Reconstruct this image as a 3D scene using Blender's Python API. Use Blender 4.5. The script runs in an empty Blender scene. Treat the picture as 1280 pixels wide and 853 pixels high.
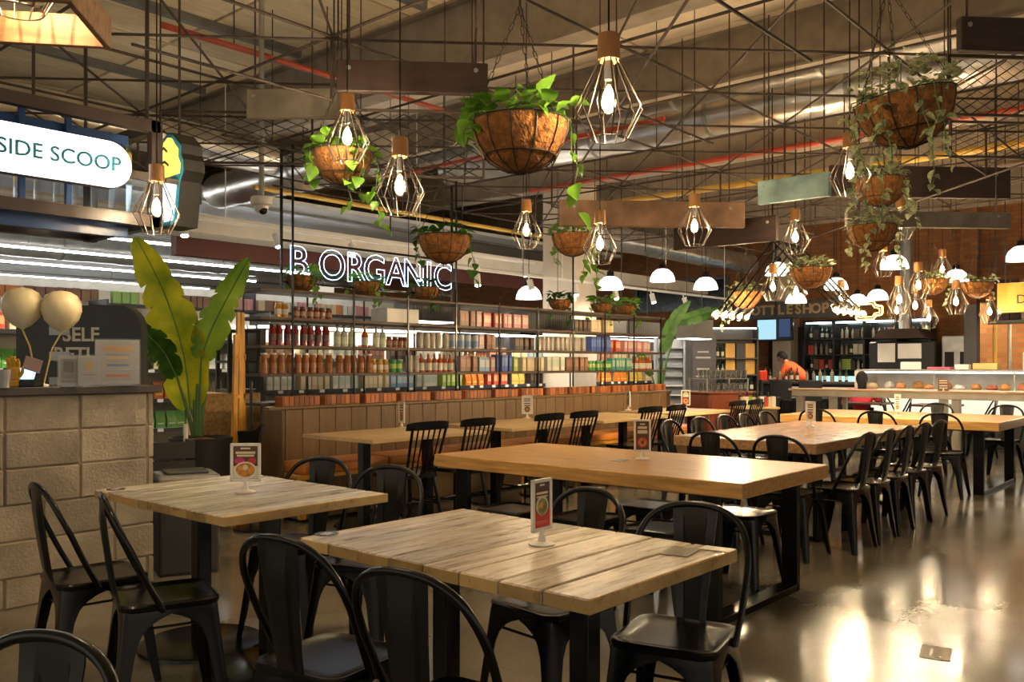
import bpy, bmesh, math, random
from mathutils import Vector, Matrix
random.seed(7)
PI = math.pi
SC = bpy.context.scene
COL = SC.collection
# ---------------------------------------------------------------- camera, world, exposure
cam_d = bpy.data.cameras.new('camera'); cam = bpy.data.objects.new('camera', cam_d); COL.objects.link(cam)
cam.location = (0, 0, 1.34); cam.rotation_euler = (PI/2, 0, math.radians(-49))
cam_d.sensor_width = 36; cam_d.lens = 30.94; cam_d.shift_y = 0.0223; cam_d.clip_end = 200
SC.camera = cam
SC.view_settings.view_transform = 'Standard'; SC.view_settings.look = 'None'
SC.view_settings.gamma = 1; SC.view_settings.use_curve_mapping = False
SC.view_settings.exposure = 1.25
wd = bpy.data.worlds.new('world'); SC.world = wd; wd.use_nodes = True
wd.node_tree.nodes['Background'].inputs[0].default_value = (1.0, 0.87, 0.70, 1)
wd.node_tree.nodes['Background'].inputs[1].default_value = 0.30
SC.cycles.max_bounces = 6; SC.cycles.transparent_max_bounces = 12
SC.cycles.sample_clamp_indirect = 4.0
SC.cycles.use_denoising = True

# ---------------------------------------------------------------- mesh helpers
class MB:
    def __init__(s): s.v = []; s.f = []; s.sm = []
    def add(s, vs, fs, smooth=False):
        o = len(s.v); s.v += [tuple(v) for v in vs]; s.f += [tuple(i+o for i in f) for f in fs]; s.sm += [smooth]*len(fs); return s
    def box(s, c, d, rz=0.0, rot=None):
        x, y, z = d[0]/2, d[1]/2, d[2]/2
        vs = [Vector(p) for p in ((-x,-y,-z),(x,-y,-z),(x,y,-z),(-x,y,-z),(-x,-y,z),(x,-y,z),(x,y,z),(-x,y,z))]
        R = rot if rot else Matrix.Rotation(rz, 3, 'Z')
        return s.add([R@v+Vector(c) for v in vs], [(3,2,1,0),(4,5,6,7),(0,1,5,4),(1,2,6,5),(2,3,7,6),(3,0,4,7)])
    def bev(s, c, d, b=.004, rz=0.0, rot=None, seg=1):
        bm = bmesh.new(); bmesh.ops.create_cube(bm, size=1)
        for v in bm.verts: v.co = Vector((v.co.x*d[0], v.co.y*d[1], v.co.z*d[2]))
        bmesh.ops.bevel(bm, geom=bm.edges[:], offset=b, segments=seg, affect='EDGES', profile=.5)
        R = rot if rot else Matrix.Rotation(rz, 3, 'Z')
        bm.verts.index_update()
        s.add([R@v.co+Vector(c) for v in bm.verts], [[v.index for v in f.verts] for f in bm.faces]); bm.free(); return s
    def beam(s, a, b, w, h, up=(0,0,1)):
        a = Vector(a); b = Vector(b); d = b-a; L = d.length; x = d/L; u = Vector(up)
        if abs(x.dot(u)) > .99: u = Vector((1,0,0))
        y = u.cross(x).normalized(); z = x.cross(y)
        R = Matrix((x, y, z)).transposed()
        return s.box((a+b)/2, (L, w, h), rot=R)
    def tube(s, pts, r, n=8, closed=False, cap=True):
        P = [Vector(p) for p in pts]; N = len(P); rs = r if isinstance(r, (list, tuple)) else [r]*N
        rings = []; prev = None
        for i in range(N):
            if closed: t = P[(i+1) % N]-P[i-1]
            else: t = P[min(i+1, N-1)]-P[max(i-1, 0)]
            t.normalize()
            if prev is None:
                a = Vector((0,0,1)) if abs(t.z) < .9 else Vector((1,0,0)); y = t.cross(a).normalized()
            else:
                y = prev-t*prev.dot(t)
                y = y.normalized() if y.length > 1e-6 else t.orthogonal().normalized()
            prev = y; z = t.cross(y)
            rings.append([P[i]+(y*math.cos(2*PI*k/n)+z*math.sin(2*PI*k/n))*rs[i] for k in range(n)])
        vs = [p for rg in rings for p in rg]; fs = []
        M = N if closed else N-1
        for i in range(M):
            j = (i+1) % N
            for k in range(n): fs.append((i*n+k, i*n+(k+1) % n, j*n+(k+1) % n, j*n+k))
        s.add(vs, fs, True)
        if cap and not closed:
            o = len(s.v)-len(vs)
            s.f += [tuple(o+k for k in reversed(range(n))), tuple(o+(N-1)*n+k for k in range(n))]; s.sm += [False]*2
        return s
    def cyl(s, a, b, r, n=12): return s.tube([a, b], r, n)
    def lathe(s, prof, n=20, c=(0,0,0), smooth=True, cap=False):
        vs = []; fs = []; c = Vector(c)
        for r, z in prof:
            for k in range(n): vs.append(c+Vector((r*math.cos(2*PI*k/n), r*math.sin(2*PI*k/n), z)))
        for i in range(len(prof)-1):
            for k in range(n): fs.append((i*n+k, i*n+(k+1) % n, (i+1)*n+(k+1) % n, (i+1)*n+k))
        if cap: fs.append(tuple(reversed(range(n)))); fs.append(tuple((len(prof)-1)*n+k for k in range(n)))
        return s.add(vs, fs, smooth)
    def ball(s, c, r, n=14, m=9, sz=1.0):
        return s.lathe([(max(r*math.sin(PI*i/m), 1e-4), -r*sz*math.cos(PI*i/m)) for i in range(m+1)], n, c)
    def prism(s, poly, a0, a1, axis='z'):
        n = len(poly)
        def mk(p, a):
            return {'z': (p[0], p[1], a), 'y': (p[0], a, p[1]), 'x': (a, p[0], p[1])}[axis]
        vs = [mk(p, a0) for p in poly]+[mk(p, a1) for p in poly]
        fs = [tuple(range(n)), tuple(range(2*n-1, n-1, -1))]+[(i, i+n, (i+1) % n+n, (i+1) % n) for i in range(n)]
        return s.add(vs, fs)
    def mesh(s, name, mat, sharp=40):
        me = bpy.data.meshes.new(name); me.from_pydata([tuple(v) for v in s.v], [], s.f)
        me.polygons.foreach_set('use_smooth', s.sm); me.materials.append(mat)
        if any(s.sm): me.set_sharp_from_angle(angle=math.radians(sharp))
        me.update(); return me
    def build(s, name, mat, parent=None, loc=None, rz=None, **tags):
        return link(name, s.mesh(name, mat), parent, loc, rz, **tags)

def tag(o, label=None, category=None, group=None, kind=None):
    if label: o['label'] = label
    if category: o['category'] = category
    if group: o['group'] = group
    if kind: o['kind'] = kind
    return o
def link(name, me, parent=None, loc=None, rz=None, **tags):
    o = bpy.data.objects.new(name, me); COL.objects.link(o)
    if parent: o.parent = parent
    if loc is not None: o.location = loc
    if rz is not None: o.rotation_euler = (0, 0, rz)
    return tag(o, **tags)
def thing(name, label, category, loc=(0,0,0), rz=0.0, group=None):
    o = bpy.data.objects.new(name, None); COL.objects.link(o); o.location = loc; o.rotation_euler = (0, 0, rz)
    o.empty_display_size = .05
    return tag(o, label, category, group)
KIDS = {}
def copy_tree(o, parent=None, kids=None):
    c = o.copy(); COL.objects.link(c); c.parent = parent
    for ch in (o.children if kids is None else kids): copy_tree(ch, c)
    return c
def dup(o, loc, rz=0.0, label=None, group=None, sc=None):
    c = copy_tree(o); c.location = loc; c.rotation_euler = (0, 0, rz)
    if sc: c.scale = (sc, sc, sc)
    if label: c['label'] = label
    if group: c['group'] = group
    return c
def structure(o): o['kind'] = 'structure'; return o
def light(kind, loc, power, color=(1,.8,.55), size=.05, parent=None, name='lamp_light', **kw):
    l = bpy.data.lights.new(name, kind); l.energy = power; l.color = color
    if kind in ('POINT', 'SPOT'): l.shadow_soft_size = size
    for k, v in kw.items(): setattr(l, k, v)
    o = bpy.data.objects.new(name, l); COL.objects.link(o); o.location = loc
    if parent: o.parent = parent
    return o
def text_mesh(s, size, mat, extrude=.004, outline=0.0, align='CENTER', spacing=1.0, bold=0.0):
    cu = bpy.data.curves.new('lettering', 'FONT'); cu.body = s; cu.size = size; cu.align_x = align; cu.align_y = 'CENTER'
    cu.space_character = spacing; cu.offset = bold*size; cu.resolution_u = 4
    if outline: cu.fill_mode = 'NONE'; cu.bevel_depth = outline; cu.bevel_resolution = 1
    else: cu.extrude = extrude
    o = bpy.data.objects.new('lettering', cu); COL.objects.link(o)
    dg = bpy.context.evaluated_depsgraph_get(); me = bpy.data.meshes.new_from_object(o.evaluated_get(dg))
    bpy.data.objects.remove(o); me.materials.clear(); me.materials.append(mat); return me
def lettering(s, size, mat, loc, parent=None, facing='-y', name='lettering', **kw):
    o = link(name, text_mesh(s, size, mat, **kw), parent, loc)
    o.rotation_euler = {'-y': (PI/2, 0, 0), '-x': (PI/2, 0, -PI/2), 'z': (0, 0, 0)}[facing]
    return o

# ---------------------------------------------------------------- materials
MT = {}
def nodes(name):
    m = bpy.data.materials.new(name); m.use_nodes = True; t = m.node_tree
    MT[name] = m; return m, t, t.nodes['Principled BSDF']
def setp(b, **kw):
    for k, v in kw.items():
        k = {'rough': 'Roughness', 'metal': 'Metallic', 'spec': 'Specular IOR Level', 'coat': 'Coat Weight', 'trans': 'Transmission Weight', 'alpha': 'Alpha', 'ior': 'IOR', 'es': 'Emission Strength'}[k]
        b.inputs[k].default_value = v
def C4(c): return (c[0], c[1], c[2], 1)
def mat(name, c, rough=.5, metal=0.0, var=.12, scale=6.0, stretch=(1,1,1), rnd=0.0, bump=0.0, bscale=None, c2=None, detail=4, **kw):
    m, t, b = nodes(name); n = t.nodes; l = t.links
    setp(b, rough=rough, metal=metal, **kw)
    tc = n.new('ShaderNodeTexCoord'); mp = n.new('ShaderNodeMapping'); mp.inputs['Scale'].default_value = stretch
    l.new(tc.outputs['Object'], mp.inputs['Vector'])
    nz = n.new('ShaderNodeTexNoise'); nz.inputs['Scale'].default_value = scale; nz.inputs['Detail'].default_value = detail
    l.new(mp.outputs[0], nz.inputs['Vector'])
    rp = n.new('ShaderNodeValToRGB'); e = rp.color_ramp.elements
    e[0].position = .3; e[1].position = .7
    e[0].color = C4([max(0, x*(1-var)) for x in c]); e[1].color = C4(c2 if c2 else [min(1, x*(1+var)) for x in c])
    l.new(nz.outputs[0], rp.inputs[0]); out = rp.outputs[0]
    if rnd:
        oi = n.new('ShaderNodeObjectInfo'); mr = n.new('ShaderNodeMapRange'); mr.inputs[3].default_value = 1-rnd; mr.inputs[4].default_value = 1+rnd*.7
        hs = n.new('ShaderNodeHueSaturation'); l.new(oi.outputs['Random'], mr.inputs[0]); l.new(mr.outputs[0], hs.inputs['Value']); l.new(out, hs.inputs['Color']); out = hs.outputs[0]
        ad = n.new('ShaderNodeVectorMath'); ad.operation = 'ADD'; l.new(tc.outputs['Object'], ad.inputs[0])
        sc_ = n.new('ShaderNodeVectorMath'); sc_.operation = 'SCALE'; sc_.inputs['Scale'].default_value = 37.0
        cb = n.new('ShaderNodeCombineXYZ'); l.new(oi.outputs['Random'], cb.inputs[0]); l.new(oi.outputs['Random'], cb.inputs[1]); l.new(oi.outputs['Random'], cb.inputs[2])
        l.new(cb.outputs[0], sc_.inputs[0]); l.new(sc_.outputs[0], ad.inputs[1]); l.new(ad.outputs[0], mp.inputs['Vector'])
    l.new(out, b.inputs['Base Color'])
    if bump:
        nb = n.new('ShaderNodeTexNoise'); nb.inputs['Scale'].default_value = bscale or scale*3; nb.inputs['Detail'].default_value = 3
        l.new(mp.outputs[0], nb.inputs['Vector']); bp = n.new('ShaderNodeBump'); bp.inputs['Strength'].default_value = bump; bp.inputs['Distance'].default_value = .02
        l.new(nb.outputs[0], bp.inputs['Height']); l.new(bp.outputs[0], b.inputs['Normal'])
    return m
def glow(name, c, s, sample=True):
    m, t, b = nodes(name); b.inputs['Base Color'].default_value = C4([x*.5 for x in c]); b.inputs['Emission Color'].default_value = C4(c); setp(b, es=s)
    if not sample: m.cycles.emission_sampling = 'NONE'
    return m
def glassy(name, c=(1,1,1), tint=.85, gloss=.12, rough=.05):
    m = bpy.data.materials.new(name); m.use_nodes = True; t = m.node_tree; t.nodes.clear(); n = t.nodes; l = t.links
    o = n.new('ShaderNodeOutputMaterial'); mx = n.new('ShaderNodeMixShader'); tr = n.new('ShaderNodeBsdfTransparent'); gl = n.new('ShaderNodeBsdfGlossy')
    tr.inputs[0].default_value = C4([x*tint for x in c]); gl.inputs['Roughness'].default_value = rough
    fr = n.new('ShaderNodeLayerWeight'); fr.inputs[0].default_value = .3; mr = n.new('ShaderNodeMapRange'); mr.inputs[3].default_value = gloss*.4; mr.inputs[4].default_value = min(1, gloss*5)
    l.new(fr.outputs['Facing'], mr.inputs[0]); l.new(mr.outputs[0], mx.inputs[0]); l.new(tr.outputs[0], mx.inputs[1]); l.new(gl.outputs[0], mx.inputs[2]); l.new(mx.outputs[0], o.inputs[0])
    MT[name] = m; return m
def leafy(name, c, c2, rough=.35, tl=.35, scale=9):
    m = mat(name, c, rough=rough, c2=c2, scale=scale, var=.35); t = m.node_tree; n = t.nodes; l = t.links; b = n['Principled BSDF']
    o = n['Material Output']; tr = n.new('ShaderNodeBsdfTranslucent'); mx = n.new('ShaderNodeMixShader'); mx.inputs[0].default_value = tl
    src = b.inputs['Base Color'].links[0].from_socket; l.new(src, tr.inputs[0]); l.new(b.outputs[0], mx.inputs[1]); l.new(tr.outputs[0], mx.inputs[2]); l.new(mx.outputs[0], o.inputs[0])
    return m

def floor_material():
    m, t, b = nodes('polished_concrete'); n = t.nodes; l = t.links; setp(b, rough=.3, spec=.5)
    tc = n.new('ShaderNodeTexCoord')
    def nz(scale, det, dist=0.0):
        x = n.new('ShaderNodeTexNoise'); x.inputs['Scale'].default_value = scale; x.inputs['Detail'].default_value = det; x.inputs['Distortion'].default_value = dist
        l.new(tc.outputs['Object'], x.inputs['Vector']); return x
    a = nz(.8, 9, .25); rp = n.new('ShaderNodeValToRGB'); e = rp.color_ramp.elements
    e[0].position = .33; e[0].color = (.105, .09, .066, 1); e[1].position = .70; e[1].color = (.27, .23, .17, 1); x = e.new(.52); x.color = (.175, .15, .11, 1)
    l.new(a.outputs[0], rp.inputs[0])
    g = nz(60, 6); mx = n.new('ShaderNodeMix'); mx.data_type = 'RGBA'; mx.blend_type = 'MULTIPLY'; mx.inputs[0].default_value = .5
    r2 = n.new('ShaderNodeValToRGB'); r2.color_ramp.elements[0].position = .3; r2.color_ramp.elements[0].color = (.6,.6,.6,1); r2.color_ramp.elements[1].color = (1.15,1.15,1.15,1)
    l.new(g.outputs[0], r2.inputs[0]); l.new(rp.outputs[0], mx.inputs[6]); l.new(r2.outputs[0], mx.inputs[7]); l.new(mx.outputs[2], b.inputs['Base Color'])
    rr = nz(1.6, 6, .8); mr = n.new('ShaderNodeMapRange'); mr.inputs[1].default_value = .3; mr.inputs[2].default_value = .7; mr.inputs[3].default_value = .13; mr.inputs[4].default_value = .225
    l.new(rr.outputs[0], mr.inputs[0]); l.new(mr.outputs[0], b.inputs['Roughness'])
    bp = n.new('ShaderNodeBump'); bp.inputs['Strength'].default_value = .08; bp.inputs['Distance'].default_value = .004; bb = nz(5, 4); l.new(bb.outputs[0], bp.inputs['Height']); l.new(bp.outputs[0], b.inputs['Normal'])
    return m
def brick_material(name, c1, c2, mortar, sx=1.0):
    m, t, b = nodes(name); n = t.nodes; l = t.links; setp(b, rough=.85)
    tc = n.new('ShaderNodeTexCoord'); mp = n.new('ShaderNodeMapping'); l.new(tc.outputs['Object'], mp.inputs['Vector'])
    mp.inputs['Rotation'].default_value = (PI/2, 0, PI/2)
    br = n.new('ShaderNodeTexBrick'); br.inputs['Scale'].default_value = sx; br.inputs['Brick Width'].default_value = .23; br.inputs['Row Height'].default_value = .085; br.inputs['Mortar Size'].default_value = .008
    br.inputs['Color1'].default_value = C4(c1); br.inputs['Color2'].default_value = C4(c2); br.inputs['Mortar'].default_value = C4(mortar)
    sep = n.new('ShaderNodeSeparateXYZ'); cb = n.new('ShaderNodeCombineXYZ'); l.new(tc.outputs['Object'], sep.inputs[0]); l.new(sep.outputs['Y'], cb.inputs[0]); l.new(sep.outputs['Z'], cb.inputs[1])
    l.new(cb.outputs[0], br.inputs['Vector']); l.new(br.outputs['Color'], b.inputs['Base Color'])
    bp = n.new('ShaderNodeBump'); bp.inputs['Strength'].default_value = .5; bp.invert = True; l.new(br.outputs['Fac'], bp.inputs['Height']); l.new(bp.outputs[0], b.inputs['Normal'])
    return m
def painted_wood(name, paint, wood, amount=.5, stretch=(1,8,1)):
    """worn whitewash over timber, patches where the paint has rubbed off"""
    m, t, b = nodes(name); n = t.nodes; l = t.links; setp(b, rough=.2, spec=.5)
    tc = n.new('ShaderNodeTexCoord'); oi = n.new('ShaderNodeObjectInfo'); ad = n.new('ShaderNodeVectorMath'); ad.operation = 'ADD'
    sc_ = n.new('ShaderNodeVectorMath'); sc_.operation = 'SCALE'; sc_.inputs['Scale'].default_value = 53.0; cb = n.new('ShaderNodeCombineXYZ')
    for k in range(3): l.new(oi.outputs['Random'], cb.inputs[k])
    l.new(cb.outputs[0], sc_.inputs[0]); l.new(tc.outputs['Object'], ad.inputs[0]); l.new(sc_.outputs[0], ad.inputs[1])
    mp = n.new('ShaderNodeMapping'); mp.inputs['Scale'].default_value = stretch; l.new(ad.outputs[0], mp.inputs['Vector'])
    a = n.new('ShaderNodeTexNoise'); a.inputs['Scale'].default_value = 6; a.inputs['Detail'].default_value = 12; a.inputs['Roughness'].default_value = .72; l.new(mp.outputs[0], a.inputs['Vector'])
    rp = n.new('ShaderNodeValToRGB'); e = rp.color_ramp.elements; e[0].position = amount-.15; e[0].color = C4(wood); e[1].position = amount+.05; e[1].color = C4(paint)
    x = e.new(amount-.03); x.color = C4([wood[k]*.45+paint[k]*.55 for k in range(3)])
    l.new(a.outputs[0], rp.inputs[0])
    a2 = n.new('ShaderNodeTexNoise'); a2.inputs['Scale'].default_value = 2.2; a2.inputs['Detail'].default_value = 5; l.new(mp.outputs[0], a2.inputs['Vector'])
    r2 = n.new('ShaderNodeValToRGB'); r2.color_ramp.elements[0].position = .32; r2.color_ramp.elements[0].color = (.66,.63,.60,1); r2.color_ramp.elements[1].position = .62; r2.color_ramp.elements[1].color = (1.08,1.07,1.05,1); l.new(a2.outputs[0], r2.inputs[0])
    mm = n.new('ShaderNodeMix'); mm.data_type = 'RGBA'; mm.blend_type = 'MULTIPLY'; mm.inputs[0].default_value = 1; l.new(rp.outputs[0], mm.inputs[6]); l.new(r2.outputs[0], mm.inputs[7])
    mr = n.new('ShaderNodeMapRange'); mr.inputs[3].default_value = .72; mr.inputs[4].default_value = 1.12; hs = n.new('ShaderNodeHueSaturation')
    l.new(oi.outputs['Random'], mr.inputs[0]); l.new(mr.outputs[0], hs.inputs['Value']); l.new(mm.outputs[2], hs.inputs['Color']); l.new(hs.outputs[0], b.inputs['Base Color'])
    bp = n.new('ShaderNodeBump'); bp.inputs['Strength'].default_value = .15; bp.inputs['Distance'].default_value = .01; l.new(a.outputs[0], bp.inputs['Height']); l.new(bp.outputs[0], b.inputs['Normal'])
    return m

FLOOR = floor_material()
BRICK = brick_material('red_brick', (.40,.155,.05), (.27,.10,.04), (.20,.13,.08))
KBRICK = brick_material('kitchen_brick', (.62,.26,.08), (.46,.17,.06), (.36,.24,.13))
BLACK = mat('black_powder_coat', (.0045,.0045,.005), rough=.22, var=.2, scale=4, spec=.4)
SPLAT = mat('brushed_gunmetal', (.016,.015,.014), rough=.30, metal=.2, var=.15, scale=5, stretch=(1,1,12))
DKMETAL = mat('dark_steel', (.02,.019,.018), rough=.45, var=.3)
RUST = mat('rusty_rod', (.045,.026,.016), rough=.7, var=.5, scale=14)
STEEL = mat('grey_steel', (.32,.32,.31), rough=.38, metal=.6, var=.15)
GALV = mat('galvanised_purlin', (.20,.20,.20), rough=.5, metal=.5, var=.2)
FOIL = mat('foil_duct_wrap', (.62,.60,.56), rough=.28, metal=.85, var=.2, bump=.55, scale=4, bscale=5)
OAK = mat('oak_butcher_block', (.50,.275,.085), rough=.30, var=.28, scale=5, stretch=(9,.9,9), bump=.05, spec=.5)
OAKX = mat('oak_butcher_block_lengthwise', (.36,.20,.09), rough=.24, var=.3, scale=5, stretch=(.9,9,9), bump=.05, spec=.5)
PALEWOOD = mat('pale_tabletop', (.62,.43,.20), rough=.3, var=.15, scale=4, stretch=(1,9,9), rnd=.1)
WASH = painted_wood('whitewashed_plank', (.70,.61,.48), (.20,.135,.08), .455, (1.0,9,9))
WASH2 = painted_wood('grey_whitewashed_plank', (.72,.68,.62), (.22,.17,.12), .47, (1.0,9,9))
EDGE = painted_wood('worn_table_edge', (.68,.46,.19), (.22,.11,.04), .42, (2,2,2))
BENCH = mat('bench_plank', (.155,.09,.036), rough=.42, var=.2, scale=6, stretch=(6,6,.8), rnd=.16)
ORANGE = mat('orange_leather', (.60,.23,.04), rough=.35, var=.15, scale=3, bump=.05)
CRATE = mat('crate_slat', (.34,.10,.018), rough=.5, var=.25, scale=5, stretch=(6,6,1), rnd=.6)
SHELFW = mat('dark_shelf_board', (.07,.04,.022), rough=.55, var=.3, stretch=(1,8,8))
COIR = mat('coir_fibre', (.27,.105,.022), rough=.95, var=.42, scale=26, detail=8, bump=.9, bscale=60)
SOIL = mat('dark_soil', (.06,.035,.02), rough=.95, var=.4, scale=30)
CAPW = mat('turned_wood_cap', (.36,.16,.045), rough=.5, var=.2, scale=8, stretch=(1,1,.3))
CAGE = mat('cage_wire', (.10,.08,.065), rough=.35, metal=.8, var=.1)
CHAIN = mat('chain_metal', (.04,.035,.03), rough=.5, metal=.5)
LEAF = leafy('pothos_leaf', (.10,.30,.025), (.26,.50,.05))
LEAFV = leafy('variegated_leaf', (.10,.20,.04), (.66,.68,.40), scale=28)
LEAFD = leafy('dark_leaf', (.03,.11,.015), (.07,.19,.025))
BAN = leafy('banana_leaf', (.24,.40,.015), (.80,.72,.03), tl=.55, scale=3)
BANG = leafy('green_banana_leaf', (.10,.30,.02), (.40,.58,.04), tl=.5, scale=3)
STEMG = mat('green_stem', (.07,.16,.03), rough=.4)
STEMD = mat('vine_stem', (.10,.15,.04), rough=.6)
BLOCKM = mat('concrete_block', (.36,.305,.235), rough=.9, var=.3, scale=3.5, detail=9, rnd=.14, bump=.28, bscale=60)
MORTAR = mat('mortar', (.27,.21,.145), rough=.95, var=.3, scale=10)
WORKTOP = mat('brushed_worktop', (.075,.06,.05), rough=.32, metal=.35, var=.2, stretch=(.5,8,8))
WHITE = mat('white_plastic', (.78,.74,.68), rough=.35, var=.03)
WHITEP = mat('white_paint', (.72,.70,.66), rough=.5, var=.05)
CREAM = mat('cream_bulkhead', (.62,.55,.44), rough=.7, var=.06)
MAROON = mat('maroon_bulkhead', (.14,.042,.03), rough=.7, var=.12)
PLY = mat('plywood_ceiling', (.82,.68,.45), rough=.7, var=.14, scale=3, stretch=(1,5,1), rnd=.16)
CEILG = mat('grey_ceiling', (.62,.52,.39), rough=.85, var=.15, scale=2)
BEAMD = mat('dark_beam', (.26,.21,.155), rough=.6, var=.2)
TIMBER = mat('rusty_timber', (.030,.013,.008), rough=.7, var=.4, scale=5, stretch=(1,5,5))
TIMBERG = mat('grey_timber', (.20,.17,.13), rough=.85, var=.3, scale=6)
TEAL = mat('teal_timber', (.22,.33,.31), rough=.7, var=.3, scale=6)
OLDWOOD = mat('old_wood_box', (.30,.15,.06), rough=.6, var=.35, scale=5, stretch=(1,6,6))
REDPIPE = mat('red_pipe', (.36,.05,.02), rough=.4)
YELPIPE = mat('yellow_pipe', (.55,.33,.05), rough=.4)
COLM = mat('column_paint', (.56,.48,.38), rough=.75, var=.06)
OSB = mat('osb_board', (.47,.29,.12), rough=.8, var=.35, scale=28, detail=6)
YWOOD = mat('yellow_wood', (.62,.30,.03), rough=.45, var=.2, stretch=(5,5,.6))
POTM = mat('dark_pot', (.035,.031,.028), rough=.5, var=.2)
BINM = mat('grey_bin', (.045,.043,.042), rough=.45, var=.15)
LIDM = mat('bin_lid', (.30,.29,.28), rough=.35, metal=.5, var=.1)
GLOWB = glow('bulb_filament', (1.0,.80,.50), 16, sample=False)
BGLASS = glassy('bulb_glass', (1,.93,.8), .93, .14)
GLASS = glassy('clear_glass', (1,1,1), .9, .16)
DOME = glow('lit_white_dome', (1.0,.93,.82), 1.5, sample=False)
STRIP = glow('strip_tube', (.92,.97,1.0), 11)
NEON = glow('blue_white_neon', (.42,.66,1.0), 4)
NEONY = glow('amber_neon', (1.0,.62,.12), 5, sample=False)
PILL = glow('lit_sign_face', (.95,.98,1.0), 1.7)

# ================================================================ SETTING
structure(MB().box((8.5, 10.5, -.05), (31, 41, .1)).build('floor', FLOOR))
wb = structure(MB().box((20.1, 8, 2.3), (.2, 36, 4.6)).build('wall_back', BRICK))
structure(MB().box((6, 29.1, 2.3), (30, .2, 4.6)).build('wall_market', CREAM))
ceil = structure(MB().box((8.5, 10.5, 4.72), (31, 41, .1)).build('ceiling', CEILG))
pm = MB().bev((0, 0, 0), (1.19, 2.36, .03), .006).mesh('ceiling_panel', PLY)
for i in range(7):
    for j in range(7):
        link('ceiling_panel', pm, ceil, (-2.2+1.22*i, .2+2.4*j, 4.645))
pg = MB().bev((0, 0, 0), (1.78, 2.36, .03), .008).mesh('ceiling_panel', CEILG)
for i in range(6):
    for j in range(5):
        link('ceiling_panel', pg, ceil, (6.9+1.82*i, -1.0+2.4*j, 4.645))
for k in range(9):
    v = .1+1.9*k
    b = MB(); b.box((1.4, v, 4.60), (8.2, .012, .10)); b.box((1.4, v+.035, 4.555), (8.2, .07, .012)); b.box((1.4, v+.035, 4.64), (8.2, .07, .012))
    b.build('purlin', GALV, ceil)
n = 0
for u, w, h in ((5.75, .22, .62), (8.0, .18, .5), (10.6, .22, .6), (13.4, .22, .6), (16.4, .22, .6)):
    n += 1
    b = MB(); b.box((u, 8, 4.62-h/2), (.02, 30, h)); b.box((u, 8, 4.62-h), (w, 30, .025)); b.box((u, 8, 4.62), (w, 30, .025))
    structure(b.build('trim_%d' % n, BEAMD))
# market bulkheads
structure(MB().box((7.5, 10.0, 3.03), (21, .5, .22)).build('trim_6', CREAM))
structure(MB().box((11.2, 11.3, 3.05), (10.4, .15, .46)).build('trim_7', MAROON))
mc = structure(MB().box((6, 20.2, 3.82), (22, 17.6, .06)).build('ceiling_market', WHITEP))
for k in range(8): MB().box((6, 12+2.2*k, 3.77), (22, .12, .05)).build('ceiling_batten', STEEL, mc)
col = structure(MB().bev((11.167, 8.493, 3.313)[:2]+(2.3,), (.62, .62, 4.6), .02).build('wall_column', COLM))
structure(MB().bev((19.7, 8.65, 2.3), (.5, .45, 4.6), .01).build('wall_pier', COLM))
structure(MB().bev((19.8, 4.75, 2.3), (.3, .3, 4.6), .01).build('wall_pier.001', BRICK))
# dark high window in the brick wall
w1 = structure(MB().box((19.97, 11.6, 3.1), (.06, 2.6, .72)).build('window_1', mat('dark_pane', (.012,.014,.016), rough=.15)))
for d in ((19.94, 11.6, 3.48, .08, 2.72, .06), (19.94, 11.6, 2.72, .08, 2.72, .06), (19.94, 10.28, 3.1, .08, .06, .8), (19.94, 12.92, 3.1, .08, .06, .8)):
    MB().box(d[:3], d[3:]).build('window_frame', GALV, w1)

# ================================================================ CEILING SERVICES
def ring_duct(a, b, r, name, label, m=FOIL, n=18, wob=.025, group=None):
    a = Vector(a); b = Vector(b); L = (b-a).length; k = max(2, int(L/.22)); rnd = random.Random(hash(name) % 99)
    t = MB().tube([a+(b-a)*i/k for i in range(k+1)], [r*(1+rnd.uniform(-wob, wob)*2) for i in range(k+1)], n)
    o = t.build(name, m); tag(o, label, 'duct', group)
    q = (b-a).normalized()
    for i in range(1, int(L/1.6)):
        p = a+q*1.6*i; MB().tube([p-q*.02, p+q*.02], r*1.06, n).build('strap', STEEL, o)
        MB().cyl(p+Vector((0,0,r)), Vector((p.x, p.y, 4.66)), .006, 5).build('hanger_rod', DKMETAL, o)
    return o
ring_duct((9.15, -1.5, 4.18), (9.15, 9.2, 4.18), .22, 'air_duct', 'bright foil wrapped round air duct crossing under the ceiling beams')
ring_duct((8.35, -1.5, 4.3), (8.35, 9.2, 4.3), .20, 'air_duct', 'dull grey round air duct beside the bright foil one', m=mat('dull_duct', (.16,.15,.14), rough=.35, metal=.7, bump=.4, scale=4, bscale=5))
ring_duct((6.6, 7.6, 3.75), (6.6, 11.2, 3.75), .24, 'air_duct', 'crumpled foil duct running back above the neon letters')
ring_duct((2.4, 8.4, 3.62), (5.6, 8.4, 3.62), .2, 'air_duct', 'short foil duct below the plywood ceiling behind the cone sign')
ring_duct((11.5, 9.0, 3.6), (18.5, 9.0, 3.6), .22, 'air_duct', 'long foil duct above the white dome lamps')
ring_duct((2.0, 17.0, 3.50), (14.0, 17.0, 3.50), .24, 'air_duct', 'wide foil duct above the shop strip lights')
def pipe(a, b, r, m, label, cat='pipe'):
    o = MB().cyl(a, b, r, 10).build('ceiling_pipe', m); tag(o, label, cat)
    a = Vector(a); b = Vector(b)
    for t in (.2, .5, .8):
        p = a.lerp(b, t); MB().cyl(p, (p.x, p.y, 4.66), .006, 5).build('hanger_rod', DKMETAL, o)
    return o
pipe((7.6, 4.6, 3.78), (7.6, 8.5, 3.78), .028, REDPIPE, 'red sprinkler pipe passing under the grey duct')
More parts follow.
